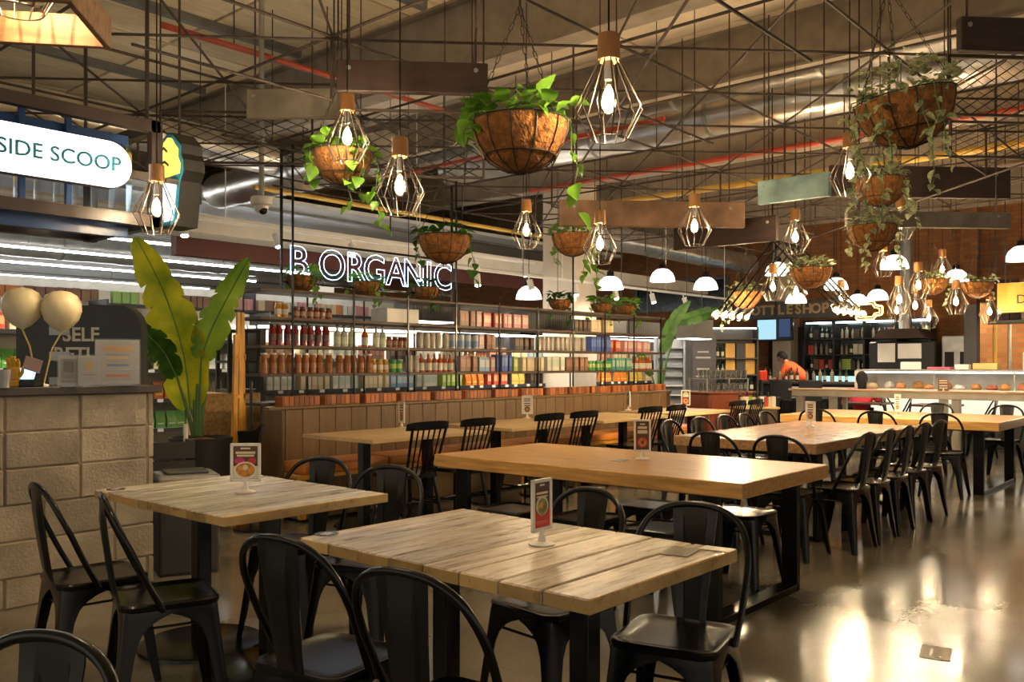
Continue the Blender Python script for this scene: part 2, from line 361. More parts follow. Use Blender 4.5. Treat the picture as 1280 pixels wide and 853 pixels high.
pipe((10.2, 1.5, 3.95), (10.2, 8.5, 3.95), .034, REDPIPE, 'thick red sprinkler pipe beyond the foil ducts')
pipe((3.4, 6.6, 4.0), (6.6, 6.6, 4.0), .026, REDPIPE, 'short red sprinkler pipe under the plywood ceiling')
pipe((11.6, 1.8, 3.9), (11.6, 9.0, 3.9), .045, YELPIPE, 'yellow gas pipe beside the red sprinkler pipes')
pipe((5.9, 9.2, 3.45), (13.0, 9.2, 3.45), .03, YELPIPE, 'thin yellow pipe above the neon letters')
# white louvred grille
g = thing('ceiling_grille', 'cream slatted air grille set in the ceiling by the dark beam', 'vent', (6.9, 2.35, 4.5))
MB().box((0, 0, .06), (1.3, 1.0, .05)).build('frame', CREAM, g)
for k in range(9): MB().box((0, -.44+.11*k, .0), (1.25, .06, .03)).build('slat', CREAM, g)

# hanging rebar lattice
NX, NY, PIT, ZG = 9, 7, 1.28, 3.4
n0 = (5.992, 3.206)
lat = thing('rebar_lattice', 'rusty welded rod lattice hung below the ceiling over the dining tables', 'ceiling grid', (n0[0], n0[1], ZG))
def node(i, j): return Vector(((i-3)*PIT, (j-2)*PIT, 0))
def rod(a, b, r=.010): MB().tube([a, b], r, 6).build('rod', RUST, lat)
for j in range(NY): rod(node(0, j), node(NX-1, j))
for i in range(NX): rod(node(i, 0), node(i, NY-1))
for s in range(-(NY-1), NX):
    a = [(i, i-s) for i in range(NX) if 0 <= i-s < NY]
    if len(a) > 1: rod(node(*a[0])+Vector((0,0,.02)), node(*a[-1])+Vector((0,0,.02)), .009)
for s in range(0, NX+NY-1):
    a = [(i, s-i) for i in range(NX) if 0 <= s-i < NY]
    if len(a) > 1: rod(node(*a[0])+Vector((0,0,-.02)), node(*a[-1])+Vector((0,0,-.02)), .009)
ZU = Vector((0,0,1))
for i in range(NX):
    for j in range(NY):
        p = node(i, j)
        if (i+j) % 2 == 0: rod(p, p-ZU*.42, .010)
        if i % 2 == 0: rod(p, p+ZU*1.25, .005)
for i in range(NX-1):
    for j in range(NY-1):
        if (i*3+j*5) % 4 == 0: rod(node(i, j)-ZU*.42+Vector((PIT*(i+j & 1), 0, 0)), node(i+1, j+1)-ZU*.42-Vector((PIT*(i+j & 1), 0, 0)), .009)
        if (i+2*j) % 3 == 0: rod(node(i, j)-ZU*.40, node(i+1, j)-ZU*.40, .009)
DIAG = math.radians(-45)
boards = [
 ((3.676, 4.002, 3.093), .92, .19, DIAG, TIMBER, 'dark rusty steel plate hung over the counter end'),
 ((5.628, 1.147, 3.204), .60, .19, DIAG, TIMBER, 'dark rusty plate hung near the white leaved planter'),
 ((3.614, 5.140, 3.142), .66, .20, DIAG-.12, TIMBERG, 'weathered grey timber board hung behind the pendant lamps'),
 ((7.044, 4.395, 2.734), 1.75, .24, DIAG, mat('patchy_timber', (.16,.085,.045), rough=.75, var=.6, scale=4), 'patchy brown timber beam hung in the middle of the hall'),
 ((7.138, 3.068, 2.813), .62, .2, PI/2, TEAL, 'faded teal timber beam hung at an angle'),
 ((8.306, 2.334, 2.616), 1.5, .14, DIAG, TIMBERG, 'pale grey timber board hung beside the trailing planters'),
 ((7.850, 4.078, 2.614), 1.1, .24, PI/2, TIMBER, 'long red brown timber board hung above the cluster lamp'),
 ((9.530, 2.755, 3.197), 1.9, .32, DIAG, TIMBER, 'wide dark timber panel hung behind the trailing planters'),
]
for p, w, h, rz, m, lab in boards:
    o = MB().bev((0,0,0), (w, .06, h), .006).build('timber_board', m, None, p, rz, label=lab, category='board', group='boards hung on the lattice')
    for sx in (-.42, .42):
        MB().cyl((sx*w, 0, h/2), (sx*w, 0, 4.64-p[2]), .007, 5).build('hanger_rod', RUST, o)
        MB().cyl((sx*w, -.035, h*.25), (sx*w, .035, h*.25), .014, 8).build('bolt', STEEL, o)
def mesh_panel_mesh(w, h, dx=.075, dz=.036):
    b = MB(); nx = int(w/dx); nz = int(h/dz)
    for j in range(nz):
        z0 = -h/2+j*dz
        for i in range(nx):
            x0 = -w/2+i*dx; up = (i+j) % 2
            za, zb = (z0, z0+dz) if up else (z0+dz, z0)
            b.add([(x0, -.002, za-.0045), (x0+dx, -.002, zb-.0045), (x0+dx, .003, zb+.0045), (x0, .003, za+.0045)], [(0,1,2,3)])
    return b.mesh('expanded_mesh', DKMETAL)
mpm = mesh_panel_mesh(1.0, .42)
for p, rz, sc, lab in (((3.806, 4.158, 2.740), DIAG, (.92,1,1), 'expanded metal panel hung below the rusty plate'), ((3.407, 5.531, 2.935), DIAG, (1.05,1,.85), 'expanded metal panel hung beside the cone sign'),
                       ((6.027, 1.298, 3.043), DIAG, (.62,1,.85), 'expanded metal panel hung beside the white leaved planter'), ((7.143, 1.538, 2.969), DIAG, (.7,1,.6), 'small expanded metal panel hung over the silver duct')):
    o = thing('mesh_panel', lab, 'mesh panel', p, rz, 'expanded metal panels')
    a = link('expanded_mesh', mpm, o); a.scale = sc; w, h = 1.0*sc[0], .42*sc[2]
    for c, d in (((0,0,h/2), (w,.02,.015)), ((0,0,-h/2), (w,.02,.015)), ((-w/2,0,0), (.015,.02,h)), ((w/2,0,0), (.015,.02,h))): MB().box(c, d).build('frame_bar', RUST, o)
    for s in (-1, 1): MB().cyl((s*w/2, 0, h/2), (s*w/2, 0, 4.64-p[2]), .006, 5).build('hanger_rod', RUST, o)
# cctv dome camera
p = (3.976, 6.096, 2.606)
o = thing('security_camera', 'white dome security camera on a long ceiling pole', 'camera', p)
MB().cyl((0,0,.05), (0,0,4.64-p[2]), .022, 10).build('pole', STEEL, o)
MB().lathe([(.001,.06),(.08,.06),(.085,.05),(.085,.0),(.06,-.01),(.001,-.01)], 20).build('mount', WHITEP, o)
MB().ball((0,0,-.02), .055).build('housing', WHITEP, o); MB().ball((.0,-.02,-.045), .036).build('lens_dome', BLACK, o)
# overhead wooden lamp box, top left
p = (1.004, 2.808, 2.397)
o = thing('wooden_box', 'varnished wooden box hung overhead beside the ice cream sign', 'box', p, math.radians(-40))
for c, d in (((0,-.18,0), (.42,.02,.10)), ((0,.18,0), (.42,.02,.10)), ((.20,0,0), (.02,.34,.10)), ((-.20,0,0), (.02,.34,.10))): MB().bev(c, d, .002).build('board', OLDWOOD, o)
for s in (-1, 1): MB().cyl((s*.2,0,.05), (s*.2,0,4.64-p[2]), .005, 5).build('hanger_rod', DKMETAL, o)

# ================================================================ SHOP STRIP LIGHTS AND TRACKS
sm = MB().box((0,0,.05), (11.0,.09,.05)).mesh('housing', WHITEP); tm = MB().box((0,0,.01), (10.9,.055,.03)).mesh('tube', STRIP)
for k, (u, v) in enumerate(((5.4, 13.1), (5.6, 15.2), (5.8, 17.5), (6.2, 20.2), (6.5, 23.0), (7.0, 26.0))):
    o = thing('strip_light', ['white strip light directly behind the plant tips', 'second white strip light back over the shop aisles', 'third white strip light back over the shop aisles', 'fourth white strip light back over the shop aisles', 'fifth white strip light back over the shop aisles', 'farthest white strip light over the shop aisles'][k], 'strip light', (u, v, 3.2), 0, 'shop strip lights')
    link('housing', sm, o); link('tube', tm, o)
    for s in (-4, 0, 4): MB().cyl((s,0,.07), (s,0,.59), .006, 5).build('hanger_rod', STEEL, o)
trk = MB().box((0,0,0), (9.0,.04,.035)).mesh('track', WHITEP)
for k, (u, v, z, lab) in enumerate(((6.4, 9.0, 2.95, 'white lighting track in front of the cream bulkhead'), (11.6, 8.2, 2.62, 'white lighting track over the shop shelves by the column'))):
    o = thing('light_track', lab, 'track', (u, v, z)); link('track', trk, o)
    for s in (-4, -1, 2, 4.2): MB().cyl((s,0,0), (s,0,4.64-z), .006, 5).build('hanger_rod', WHITEP, o)
sp = thing('track_spotlight', 'white cylinder spotlight clipped to the lighting track', 'spotlight', (0,0,0), 0, 'track spotlights')
a = MB(); a.tube([(0,-.02,-.05), (0,-.07,-.20)], .045, 12); a.build('barrel', WHITEP, sp)
MB().tube([(0,-.069,-.198), (0,-.072,-.205)], .038, 12).build('lens', glow('spot_lens', (1,.97,.9), 14, sample=False), sp); MB().cyl((0,0,0), (0,-.02,-.08), .012, 6).build('bracket', WHITEP, sp)
first = True
for (u, v, z) in [(2.6+1.15*k, 9.0, 2.93) for k in range(8)]+[(7.6+1.1*k, 8.2, 2.60) for k in range(7)]:
    if first: sp.location = (u, v, z); first = False; s_ = sp
    else: s_ = dup(sp, (u, v, z), random.uniform(-.6, .6))
for (u, v, z) in ((3.75, 9.0, 2.93), (6.05, 9.0, 2.93), (8.35, 9.0, 2.93), (9.8, 8.2, 2.60), (12.0, 8.2, 2.60)):   # in the barrels of five of the spotlights above
    light('SPOT', (u, v-.075, z-.22), 90, (1,.93,.82), .05, spot_size=1.9, spot_blend=.6)

# ================================================================ TABLES
def plank_table(name, label, u0, u1, v0, v1, n, m, cols, th=.04, z=.75):
    cx, cy = (u0+u1)/2, (v0+v1)/2
    t = thing(name, label, 'table', (cx, cy, 0))
    w = (v1-v0)/n; rnd = random.Random(n)
    for k in range(n):
        y = v0-cy+w*(k+.5)
        pl = MB().bev((0,0,0), (u1-u0-.004, w-.006, th+rnd.uniform(-.002,.001)), .004).build('plank', m, t, (rnd.uniform(-.003,.003), y, z-th/2+rnd.uniform(-.0012,.0005)))
        for s in (-1, 1): MB().box((s*((u1-u0)/2-.001), 0, -.001), (.004, w-.008, th-.006)).build('end_grain', EDGE, pl)
    for s in (-1, 1): MB().bev((0, s*((v1-v0)/2), z-th/2), (u1-u0, .012, th), .003).build('edge_strip', EDGE, t)
    MB().box((0,0,z-th-.012), ((u1-u0)*.8, (v1-v0)*.8, .02)).build('under_frame', BLACK, t)
    for (x, y) in cols:
        c = MB().bev((x-cx, y-cy, (z-th)/2), (.072, .072, z-th-.02), .008, seg=2).build('column', BLACK, t)
        MB().lathe([(.001,.022),(.27,.020),(.285,.014),(.288,.0),(.001,.0)], 40, (x-cx, y-cy, 0)).build('base_plate', BLACK, t)
    return t
T1 = plank_table('plank_table', 'cream washed plank table with a red menu stand and round blue sticker', 1.785, 2.58, 1.30, 2.50, 8, WASH, ((2.18,1.60),(2.18,2.20)))
T2 = plank_table('plank_table', 'grey washed plank table beside the concrete block counter', 1.83, 2.655, 3.06, 4.18, 8, WASH2, ((2.2,3.88),(2.22,3.34)))
def block_table(label, u0, u1, v0, v1, m, along='v', th=.078, z=.75, ins=.2):
    cx, cy = (u0+u1)/2, (v0+v1)/2
    t = thing('communal_table', label, 'table', (cx, cy, 0))
    MB().bev((0,0,z-th/2), (u1-u0, v1-v0, th), .004).build('tabletop', m, t)
    W = .10; D_ = .04
    for s in (-1, 1):
        b = MB()
        if along == 'v':
            y = s*((v1-v0)/2-ins); hx = (u1-u0)/2-.07
            b.bev((-hx,y,(z-th)/2), (D_,W,z-th), .003); b.bev((hx,y,(z-th)/2), (D_,W,z-th), .003); b.bev((0,y,.02), (2*hx,W,.04), .003); b.bev((0,y,z-th-.02), (2*hx,W,.04), .003)
        else:
            x = s*((u1-u0)/2-ins); hy = (v1-v0)/2-.07
            b.bev((x,-hy,(z-th)/2), (W,D_,z-th), .003); b.bev((x,hy,(z-th)/2), (W,D_,z-th), .003); b.bev((x,0,.02), (W,2*hy,.04), .003); b.bev((x,0,z-th-.02), (W,2*hy,.04), .003)
        b.build('leg_frame', BLACK, t)
    b = MB()
    for s in (-1, 1):
        if along == 'v': b.box((s*.3,0,z-th-.02), (.05,(v1-v0)-2*ins,.04))
        else: b.box((0,s*.3,z-th-.02), ((u1-u0)-2*ins,.05,.04))
    b.build('rail', BLACK, t)
    return t
T3 = block_table('honey coloured solid wood communal table on black steel frames', 4.0, 5.1, 1.98, 4.15, OAK)
T4 = block_table('brown solid wood communal table lined with black metal chairs', 6.34, 8.85, 2.55, 3.75, OAKX, 'u')
T5 = block_table('thick oak communal table standing in front of the steel rail counter', 9.85, 11.35, 2.1, 4.4, OAK, th=.09)
for k, (u0, u1) in enumerate(((4.42,5.72),(6.05,7.35),(7.5,8.85),(9.1,10.4))):
    lab = ['pale wood bench table nearest the end of the banquette', 'second pale wood bench table along the banquette', 'third pale wood bench table along the banquette', 'pale wood bench table nearest the red brown cabinet'][k]
    cx, cy = (u0+u1)/2, 5.72
    t = thing('bench_table', lab, 'table', (cx, cy, 0), 0, 'pale tables along the banquette')
    for j in range(4): MB().bev((0, -.345+.23*j, .735), (u1-u0, .228, .03), .003).build('plank', PALEWOOD, t)
    for s in (-1, 1):
        MB().bev((s*.36, 0, .36), (.08,.08,.70), .006).build('column', BLACK, t)
        MB().lathe([(.001,.022),(.24,.018),(.25,.0),(.001,.0)], 28, (s*.36,0,0)).build('base_plate', BLACK, t)
    MB().box((0,0,.71), (1.0,.5,.02)).build('under_frame', BLACK, t)

# ================================================================ METAL CHAIRS
def leg_mesh():
    b = MB(); lv = [(.43,.168,.170),(.408,.171,.170),(.395,.172,.135),(.375,.174,.100),(.345,.177,.074),(.30,.181,.058),(.22,.189,.050),(.11,.200,.042),(.0,.212,.030)]
    th = .006; rings = []
    for z, c, a in lv:
        r = min(.03, a*.5)
        o = [(c-a,c),(c-r,c),(c-r*.3,c-r*.3*.35),(c-r*.3*.35,c-r*.3),(c,c-r),(c,c-a)]
        i = [(c-th,c-a),(c-th,c-r),(c-th-r*.25,c-th-r*.25),(c-th-r*.3,c-th-r*.2),(c-r,c-th),(c-a,c-th)]
        rings.append([(x,y,z) for x,y in o+i])
    n = 12; vs = [p for rg in rings for p in rg]; fs = []
    for k in range(len(lv)-1):
        for q in range(n): fs.append((k*n+q, (k+1)*n+q, (k+1)*n+(q+1) % n, k*n+(q+1) % n))
    fs.append(tuple(range(n))); fs.append(tuple((len(lv)-1)*n+q for q in reversed(range(n))))
    b.add(vs, fs, True)
    return b
def rrect(h, r, n=5):
    pts = []
    for cx, cy, a0 in ((h-r,h-r,0),(-h+r,h-r,90),(-h+r,-h+r,180),(h-r,-h+r,270)):
        for k in range(n+1):
            a = math.radians(a0+90*k/n); pts.append((cx+r*math.cos(a), cy+r*math.sin(a)))
    return pts
def seat_mesh(h=.178):
    rings = [(h-.006,.425),(h,.430),(h+.002,.446),(h-.003,.4525),(h-.011,.4535),(h-.019,.449),(h-.06,.446)]
    b = MB(); P = [[(x,y,z) for x,y in rrect(hh, .055*hh/h)] for hh, z in rings]; n = len(P[0])
    vs = [p for r in P for p in r]; fs = []
    for k in range(len(P)-1):
        for q in range(n): fs.append((k*n+q, k*n+(q+1) % n, (k+1)*n+(q+1) % n, (k+1)*n+q))
    fs.append(tuple((len(P)-1)*n+q for q in range(n))); fs.append(tuple(reversed(range(n))))
    b.add(vs, fs, True); return b
def tolix(arms=True):
    r = thing('metal_chair' if arms else 'metal_stool', 'x', 'chair' if arms else 'stool')
    seat_mesh().build('seat', BLACK, r)
    lm = leg_mesh().mesh('leg', BLACK, 35)
    for k in range(4):
        o = link('leg', lm, r); o.rotation_euler = (0, 0, k*PI/2)
    for a, b_ in (((.155,-.165,.355),(.155,.165,.355)), ((-.155,-.165,.355),(-.155,.165,.355)), ((-.165,.155,.36),(.165,.155,.36)), ((-.165,-.155,.36),(.165,-.155,.36))): MB().cyl(a, b_, .005, 6).build('brace', BLACK, r)
    if arms:
        side = [(-.03,.187,.425),(-.055,.192,.47),(-.10,.200,.56),(-.145,.203,.66),(-.18,.190,.735),(-.205,.156,.795),(-.22,.09,.833),(-.226,.0,.845)]
        path = side+[(x,-y,z) for x,y,z in side[-2::-1]]
        # densify with a Catmull-Rom pass
        P = [Vector(p) for p in path]; Q = []
        for i in range(len(P)-1):
            p0, p1, p2, p3 = P[max(i-1,0)], P[i], P[i+1], P[min(i+2,len(P)-1)]
            for t in (0, .33, .66): Q.append(.5*((2*p1)+(p2-p0)*t+(2*p0-5*p1+4*p2-p3)*t*t+(3*p1-p0-3*p2+p3)*t**3))
        Q.append(P[-1])
        MB().tube(Q, .0115, 10).build('back_hoop', BLACK, r)
        b = MB(); rows = [(-.172,.452,.052),(-.181,.50,.054),(-.194,.58,.060),(-.207,.67,.067),(-.217,.75,.074),(-.224,.80,.079),(-.226,.838,.080)]
        cols = [-1,-.55,-.5,0,.5,.55,1]; V_ = []
        for side_ in (0, 1):
            for ri, (x, z, hw) in enumerate(rows):
                for cc in cols:
                    emb = -.010 if (abs(cc) <= .5 and 1 <= ri <= 4) else 0
                    V_.append((x+emb+side_*.004-.012*(1-cc*cc)*.5, cc*hw, z))
        nc = len(cols); nr = len(rows); off = nc*nr; fs = []
        for ri in range(nr-1):
            for ci in range(nc-1):
                q = (ri*nc+ci, ri*nc+ci+1, (ri+1)*nc+ci+1, (ri+1)*nc+ci); fs.append(q); fs.append(tuple(off+i for i in reversed(q)))
            for ci in (0, nc-1):
                q = (ri*nc+ci, (ri+1)*nc+ci, off+(ri+1)*nc+ci, off+ri*nc+ci); fs.append(q if ci == 0 else tuple(reversed(q)))
        b.add(V_, fs, True); b.build('back_splat', SPLAT, r)
        for s in (-1, 1): MB().ball((-.035, s*.185, .432), .014, 8, 5).build('rivet', BLACK, r)
    return r
CH = tolix(); first_chair = [True]
def chair(u, v, face, label, group=None):
    """face: direction the sitter looks, degrees in the floor plane"""
    rz = math.radians(face)
    if first_chair[0]:
        first_chair[0] = False; CH.location = (u, v, 0); CH.rotation_euler = (0,0,rz); c = CH; c['label'] = label
        if group: c['group'] = group
    else:
        c = copy_tree(CH); c.location = (u, v, 0); c.rotation_euler = (0,0,rz); c['label'] = label
        if group: c['group'] = group
        elif 'group' in c: del c['group']
    return c
R = random.Random(3)
chair(1.67, 2.18, 9, 'black metal chair pulled up to the cream table near its blue sticker', 'chairs at the cream plank table')
chair(1.63, 1.60, 7, 'black metal chair at the cream table, on the side with bare floor behind it', 'chairs at the cream plank table')
chair(2.60, 2.06, 173, 'black metal chair between the cream table and the stools', 'chairs at the cream plank table')
chair(2.55, 1.50, 193, 'black metal chair facing the cream table near its steel leg frame neighbour', 'chairs at the cream plank table')
chair(1.66, 3.80, -8, 'black metal chair beside the block counter at the grey table', 'chairs at the grey plank table')
chair(1.70, 3.27, -19, 'black metal chair at the grey table, next to the chair by the blocks', 'chairs at the grey plank table')
chair(2.62, 3.70, 200, 'black metal chair across the grey table, nearer the bench', 'chairs at the grey plank table')
chair(2.60, 3.15, 197, 'black metal chair across the grey table, nearer the cream table', 'chairs at the grey plank table')
chair(.448, 1.60, 200, 'black metal chair with only its hoop and splat in view at the frame corner', 'chairs behind the tables')
chair(.637, 2.72, 200, 'black metal chair with only the edge of its hoop in view', 'chairs behind the tables')
for u, wh in ((3.08,'nearer the bench'),(2.58,'nearer the open floor')): chair(5.95, u, R.uniform(-3,3), 'black metal chair at the end of the brown communal table, '+wh, 'end chairs of the brown communal table')
NTH = ['first','second','third','fourth','fifth']
for k, u in enumerate((6.42,6.87,7.32,7.77,8.22)): chair(u, 2.42, 90+R.uniform(-5,5), NTH[k]+' black metal chair from the honey table, on the brown table open floor side', 'row of chairs on the open side')
for k, u in enumerate((6.72,7.24,7.72,8.16,8.62)): chair(u, 3.80, 270+R.uniform(-5,5), NTH[k]+' black metal chair from the honey table, on the brown table bench side', 'row of chairs on the bench side')
for k, (u, v) in enumerate(((9.62,2.55),(9.6,3.15),(9.62,3.8))): chair(u, v, R.uniform(-6,6), 'black metal chair tucked under the oak table, '+['nearest the open floor','middle of three','nearest the bench side'][k], 'chairs at the oak table')
for u, v, wh in ((11.58,2.45,'nearer the open floor'),(11.58,3.2,'nearer the bar')): chair(u, v, 180+R.uniform(-6,6), 'black metal chair on the rail side of the oak table, '+wh, 'rail side chairs of the oak table')
for u, v, f, wh in ((13.3,4.2,100,'beside the person in red'),(13.78,3.2,90,'facing the small dark table'),(13.78,4.28,270,'between the two small dark tables'),(13.3,2.3,120,'beside no table at all')): chair(u, v, f, 'black metal chair before the lit display counter, '+wh, 'cafe chairs by the display counter')
chair(12.3, 5.7, 60, 'black metal chair beside the end post of the rail counter')
ST = tolix(False); STL = ['black square metal stool under the honey table, at its leg frame by the cream table', 'black square metal stool under the honey table, at its leg frame by the bench', 'black square metal stool beyond the honey table, by its open floor leg frame', 'black square metal stool on the far side of the honey table, near its middle', 'black square metal stool under the middle of the honey table, facing the cream table']; ST['label'] = STL[0]; ST['group'] = 'stools under the honey table'
spots = [(4.19,2.54),(4.12,3.56),(4.93,2.46),(4.80,3.0),(4.18,3.05)]
for k, (u, v) in enumerate(spots):
    if k == 0: ST.location = (u, v, 0); ST.rotation_euler = (0,0,.05)
    else: dup(ST, (u, v, 0), R.uniform(-.1,.1), STL[k])

# ================================================================ SPINDLE CHAIRS
W = thing('spindle_chair', 'x', 'chair', group='spindle back chairs along the bench')
b = MB(); prof = [(.20,.0),(.205,.10),(.19,.2),(.0,.215),(-.19,.2),(-.205,.10),(-.19,-.12),(-.15,-.2),(.0,-.205),(.15,-.2),(.19,-.12)]
b.prism([(y,x) for x,y in prof], .425, .455); b.build('seat', BLACK, W)
for sx, sy in ((.15,.15),(.15,-.15),(-.15,.15),(-.15,-.15)):
    MB().tube([(sx,sy,.43),(sx*1.2,sy*1.2,.22),(sx*1.42,sy*1.38,0)], [.013,.017,.011], 8).build('leg', BLACK, W)
for a, c in (((.18,.18,.2),(-.19,.18,.2)),((.18,-.18,.2),(-.19,-.18,.2)),((0,.18,.2),(0,-.18,.2))): MB().cyl(a, c, .009, 7).build('stretcher', BLACK, W)
for k in range(7):
    y = -.15+.05*k; rr = .012 if k in (0,6) else .0075
    MB().cyl((-.17,y,.45), (-.285,y*1.18,.84), rr, 7).build('spindle', BLACK, W)
b = MB(); P = [(-.287+.03*(y/.2)**2, y) for y in [-.215+.043*i for i in range(11)]]
vs = []
for x, y in P: vs += [(x-.012,y,.815),(x+.010,y,.815),(x-.002,y,.885-.012*(y/.2)**4),(x-.018,y,.885-.012*(y/.2)**4)]
fs = [(i*4+k,i*4+(k+1)%4,(i+1)*4+(k+1)%4,(i+1)*4+k) for i in range(10) for k in range(4)]+[(3,2,1,0),(40,41,42,43)]
b.add(vs, fs, True); b.build('crest_rail', BLACK, W)
for k, u in enumerate((4.86,5.43,6.40,6.95,8.16,8.68,10.18,10.68)):
    o = W if k == 0 else copy_tree(W)
    o.location = (u, 5.36, 0); o.rotation_euler = (0,0,PI/2+R.uniform(-.05,.05))
    o['label'] = ['black spindle back chair at the bench table nearest the banquette end', 'black spindle back chair at the second bench table', 'black spindle back chair at the third bench table', 'black spindle back chair beside the red brown cabinet'][k//2]+[', nearer the block counter', ', nearer the bar'][k % 2]

# ================================================================ MENU STANDS
CARDB = mat('menu_brown', (.10,.045,.03), rough=.5); CARDR = mat('menu_red', (.55,.035,.02), rough=.4); CARDC = mat('menu_cream', (.75,.62,.42), rough=.5)
PINK = mat('menu_pink', (.55,.05,.16), rough=.4); FOOD = mat('menu_food', (.55,.23,.04), rough=.5, var=.5, scale=60); BOWL = mat('menu_bowl', (.78,.74,.66), rough=.4); GREEN = mat('menu_green', (.22,.24,.06), rough=.5, var=.5, scale=60); CARDW = mat('menu_white', (.70,.66,.58), rough=.5)
def disc(c, rx, rz_, y, n=18): return [(c[0]+rx*math.cos(2*PI*k/n), c[1]+rz_*math.sin(2*PI*k/n)) for k in range(n)]
def menu(loc, rz, label, style, w=.105, h=.17, sc=1.0):
    t = thing('menu_stand', label, 'menu stand', loc, rz, 'menu stands on tables'); t.scale = (sc,sc,sc)
    MB().lathe([(.001,.0),(.042,.0),(.043,.004),(.036,.007),(.014,.012),(.010,.03),(.008,.055),(.001,.055)], 22).build('base', WHITE, t)
    z0 = .045; b = MB(); f = .012
    for c, d in (((0,0,z0+f/2),(w,.012,f)),((0,0,z0+h-f/2),(w,.012,f)),((-w/2+f/2,0,z0+h/2),(f,.012,h)),((w/2-f/2,0,z0+h/2),(f,.012,h))): b.bev(c, d, .002)
    b.build('frame', WHITE, t)
    iw, ih = w-2*f, h-2*f; zc = z0+h/2
    card = MB().box((0,0,zc), (iw+.002,.003,ih+.002)).build('card', CARDW if style == 'pale' else CARDB, t)
    def bar(x, z, bw, bh, m): MB().box((x*iw, -.0022, zc+z*ih), (bw*iw,.0012,bh*ih)).build('print', m, card)
    def dsc(x, z, rx, rz_, m, y=-.0022): MB().prism(disc((x*iw, zc+z*ih), rx*iw, rz_*iw, 0), y-.0006, y+.0006, 'y').build('print', m, card)
    if style == 'red':
        bar(0,-.3,.98,.38,CARDR); bar(0,.44,.3,.04,CARDW); bar(0,.26,.75,.05,CARDC); bar(0,.18,.7,.04,CARDC); bar(0,.11,.6,.03,CARDC); bar(0,-.37,.8,.015,CARDC); bar(0,-.41,.7,.015,CARDC)
        dsc(0,-.03,.40,.40,BOWL); dsc(0,-.03,.31,.31,GREEN,-.0034); dsc(-.08,.0,.12,.12,FOOD,-.0044)
    elif style == 'brown':
        bar(0,.43,.4,.05,CARDW); bar(0,.30,.8,.07,CARDC); bar(0,.21,.7,.06,CARDC); dsc(-.24,.05,.2,.14,PINK); dsc(.26,.05,.18,.13,CARDR); bar(0,-.3,.98,.38,CARDW)
        dsc(0,-.24,.46,.36,BOWL,-.0030); dsc(0,-.23,.39,.29,FOOD,-.0040); dsc(0,-.15,.11,.11,CARDC,-.005)
    elif style == 'bowl':
        bar(0,.40,.4,.05,CARDC); bar(0,.28,.7,.09,CARDC); bar(0,.13,.75,.12,CARDC); dsc(0,-.24,.40,.40,CARDR); dsc(0,-.24,.30,.30,FOOD,-.0034); dsc(0,-.24,.13,.13,CARDB,-.0044)
    else:
        for z in (.36,.24,.08,-.05): bar(0,z,.7,.06,CARDB)
        dsc(0,-.27,.32,.32,CARDB); dsc(0,-.27,.2,.2,FOOD,-.0034)
    return t
FR = math.radians(-49)
menu((2.231, 1.811)+(.7505,), math.radians(2), 'white menu stand with a red food card on the cream table', 'red', sc=1.0)
menu((2.242, 3.566)+(.7505,), FR+.03, 'white menu stand with a noodle bowl card on the grey table', 'brown', w=.125, h=.16, sc=1.1)
menu((4.646, 2.968)+(.7505,), FR, 'white menu stand with a round dish card on the honey table', 'bowl', w=.105, h=.20)
menu((8.131, 3.329)+(.7505,), FR-.95, 'white menu stand on the brown communal table', 'pale', w=.11, h=.19)
menu((5.455, 6.090)+(.7505,), FR-1.0, 'white menu stand on the bench table nearest the banquette end', 'pale', w=.12, h=.20)
menu((7.311, 6.137)+(.7505,), FR, 'white menu stand with a black and white card on the second bench table', 'pale', w=.12, h=.20)
menu((9.413, 6.228)+(.7505,), FR-1.25, 'white menu stand turned edge on, on the third bench table', 'pale', w=.12, h=.20)
menu((10.2, 5.85, .7505), FR, 'white menu stand on the bench table by the red brown cabinet', 'bowl', w=.12, h=.20)
menu((10.406, 3.249)+(.7505,), FR-1.3, 'white menu stand on the oak table by the rail counter', 'pale', w=.1, h=.2)
# stickers and notes on the tables
DECAL = mat('navy_sticker', (.06,.06,.10), rough=.25); 
def sticker(loc, r, label, m, bars=3):
    o = MB().lathe([(.001,.0006),(r,.0006),(r,-.0002)], 28).build('table_sticker', m, None, loc, .3, label=label, category='sticker')
    for k in range(bars): MB().box((0,.012-.012*k,.0009), (r*(1.1-.2*abs(k-1)),.005,.0004)).build('print', CARDW, o)
sticker((1.878, 2.484)+(.7512,), .042, 'round navy sticker on the corner of the cream table', DECAL)
sticker((1.899, 4.116)+(.7512,), .042, 'round navy sticker on the corner of the grey table', DECAL)
MB().box((0,0,0), (.13,.09,.0012)).build('table_note', mat('clear_film', (.45,.40,.33), rough=.08), None, (2.430, 1.414)+(.7515,), .2, label='glossy paper note stuck to the cream table', category='sticker')
MB().box((0,0,0), (.06,.10,.0012)).build('table_note', CARDW, None, (2.540, 1.342)+(.7515,), .1, label='small white note at the cream table corner', category='sticker')
MB().box((0,0,0), (.12,.08,.0012)).build('table_note', mat('grey_note', (.36,.33,.30), rough=.2), None, (4.480, 3.022)+(.7515,), .1, label='grey note stuck to the honey table beside the menu stand', category='sticker')

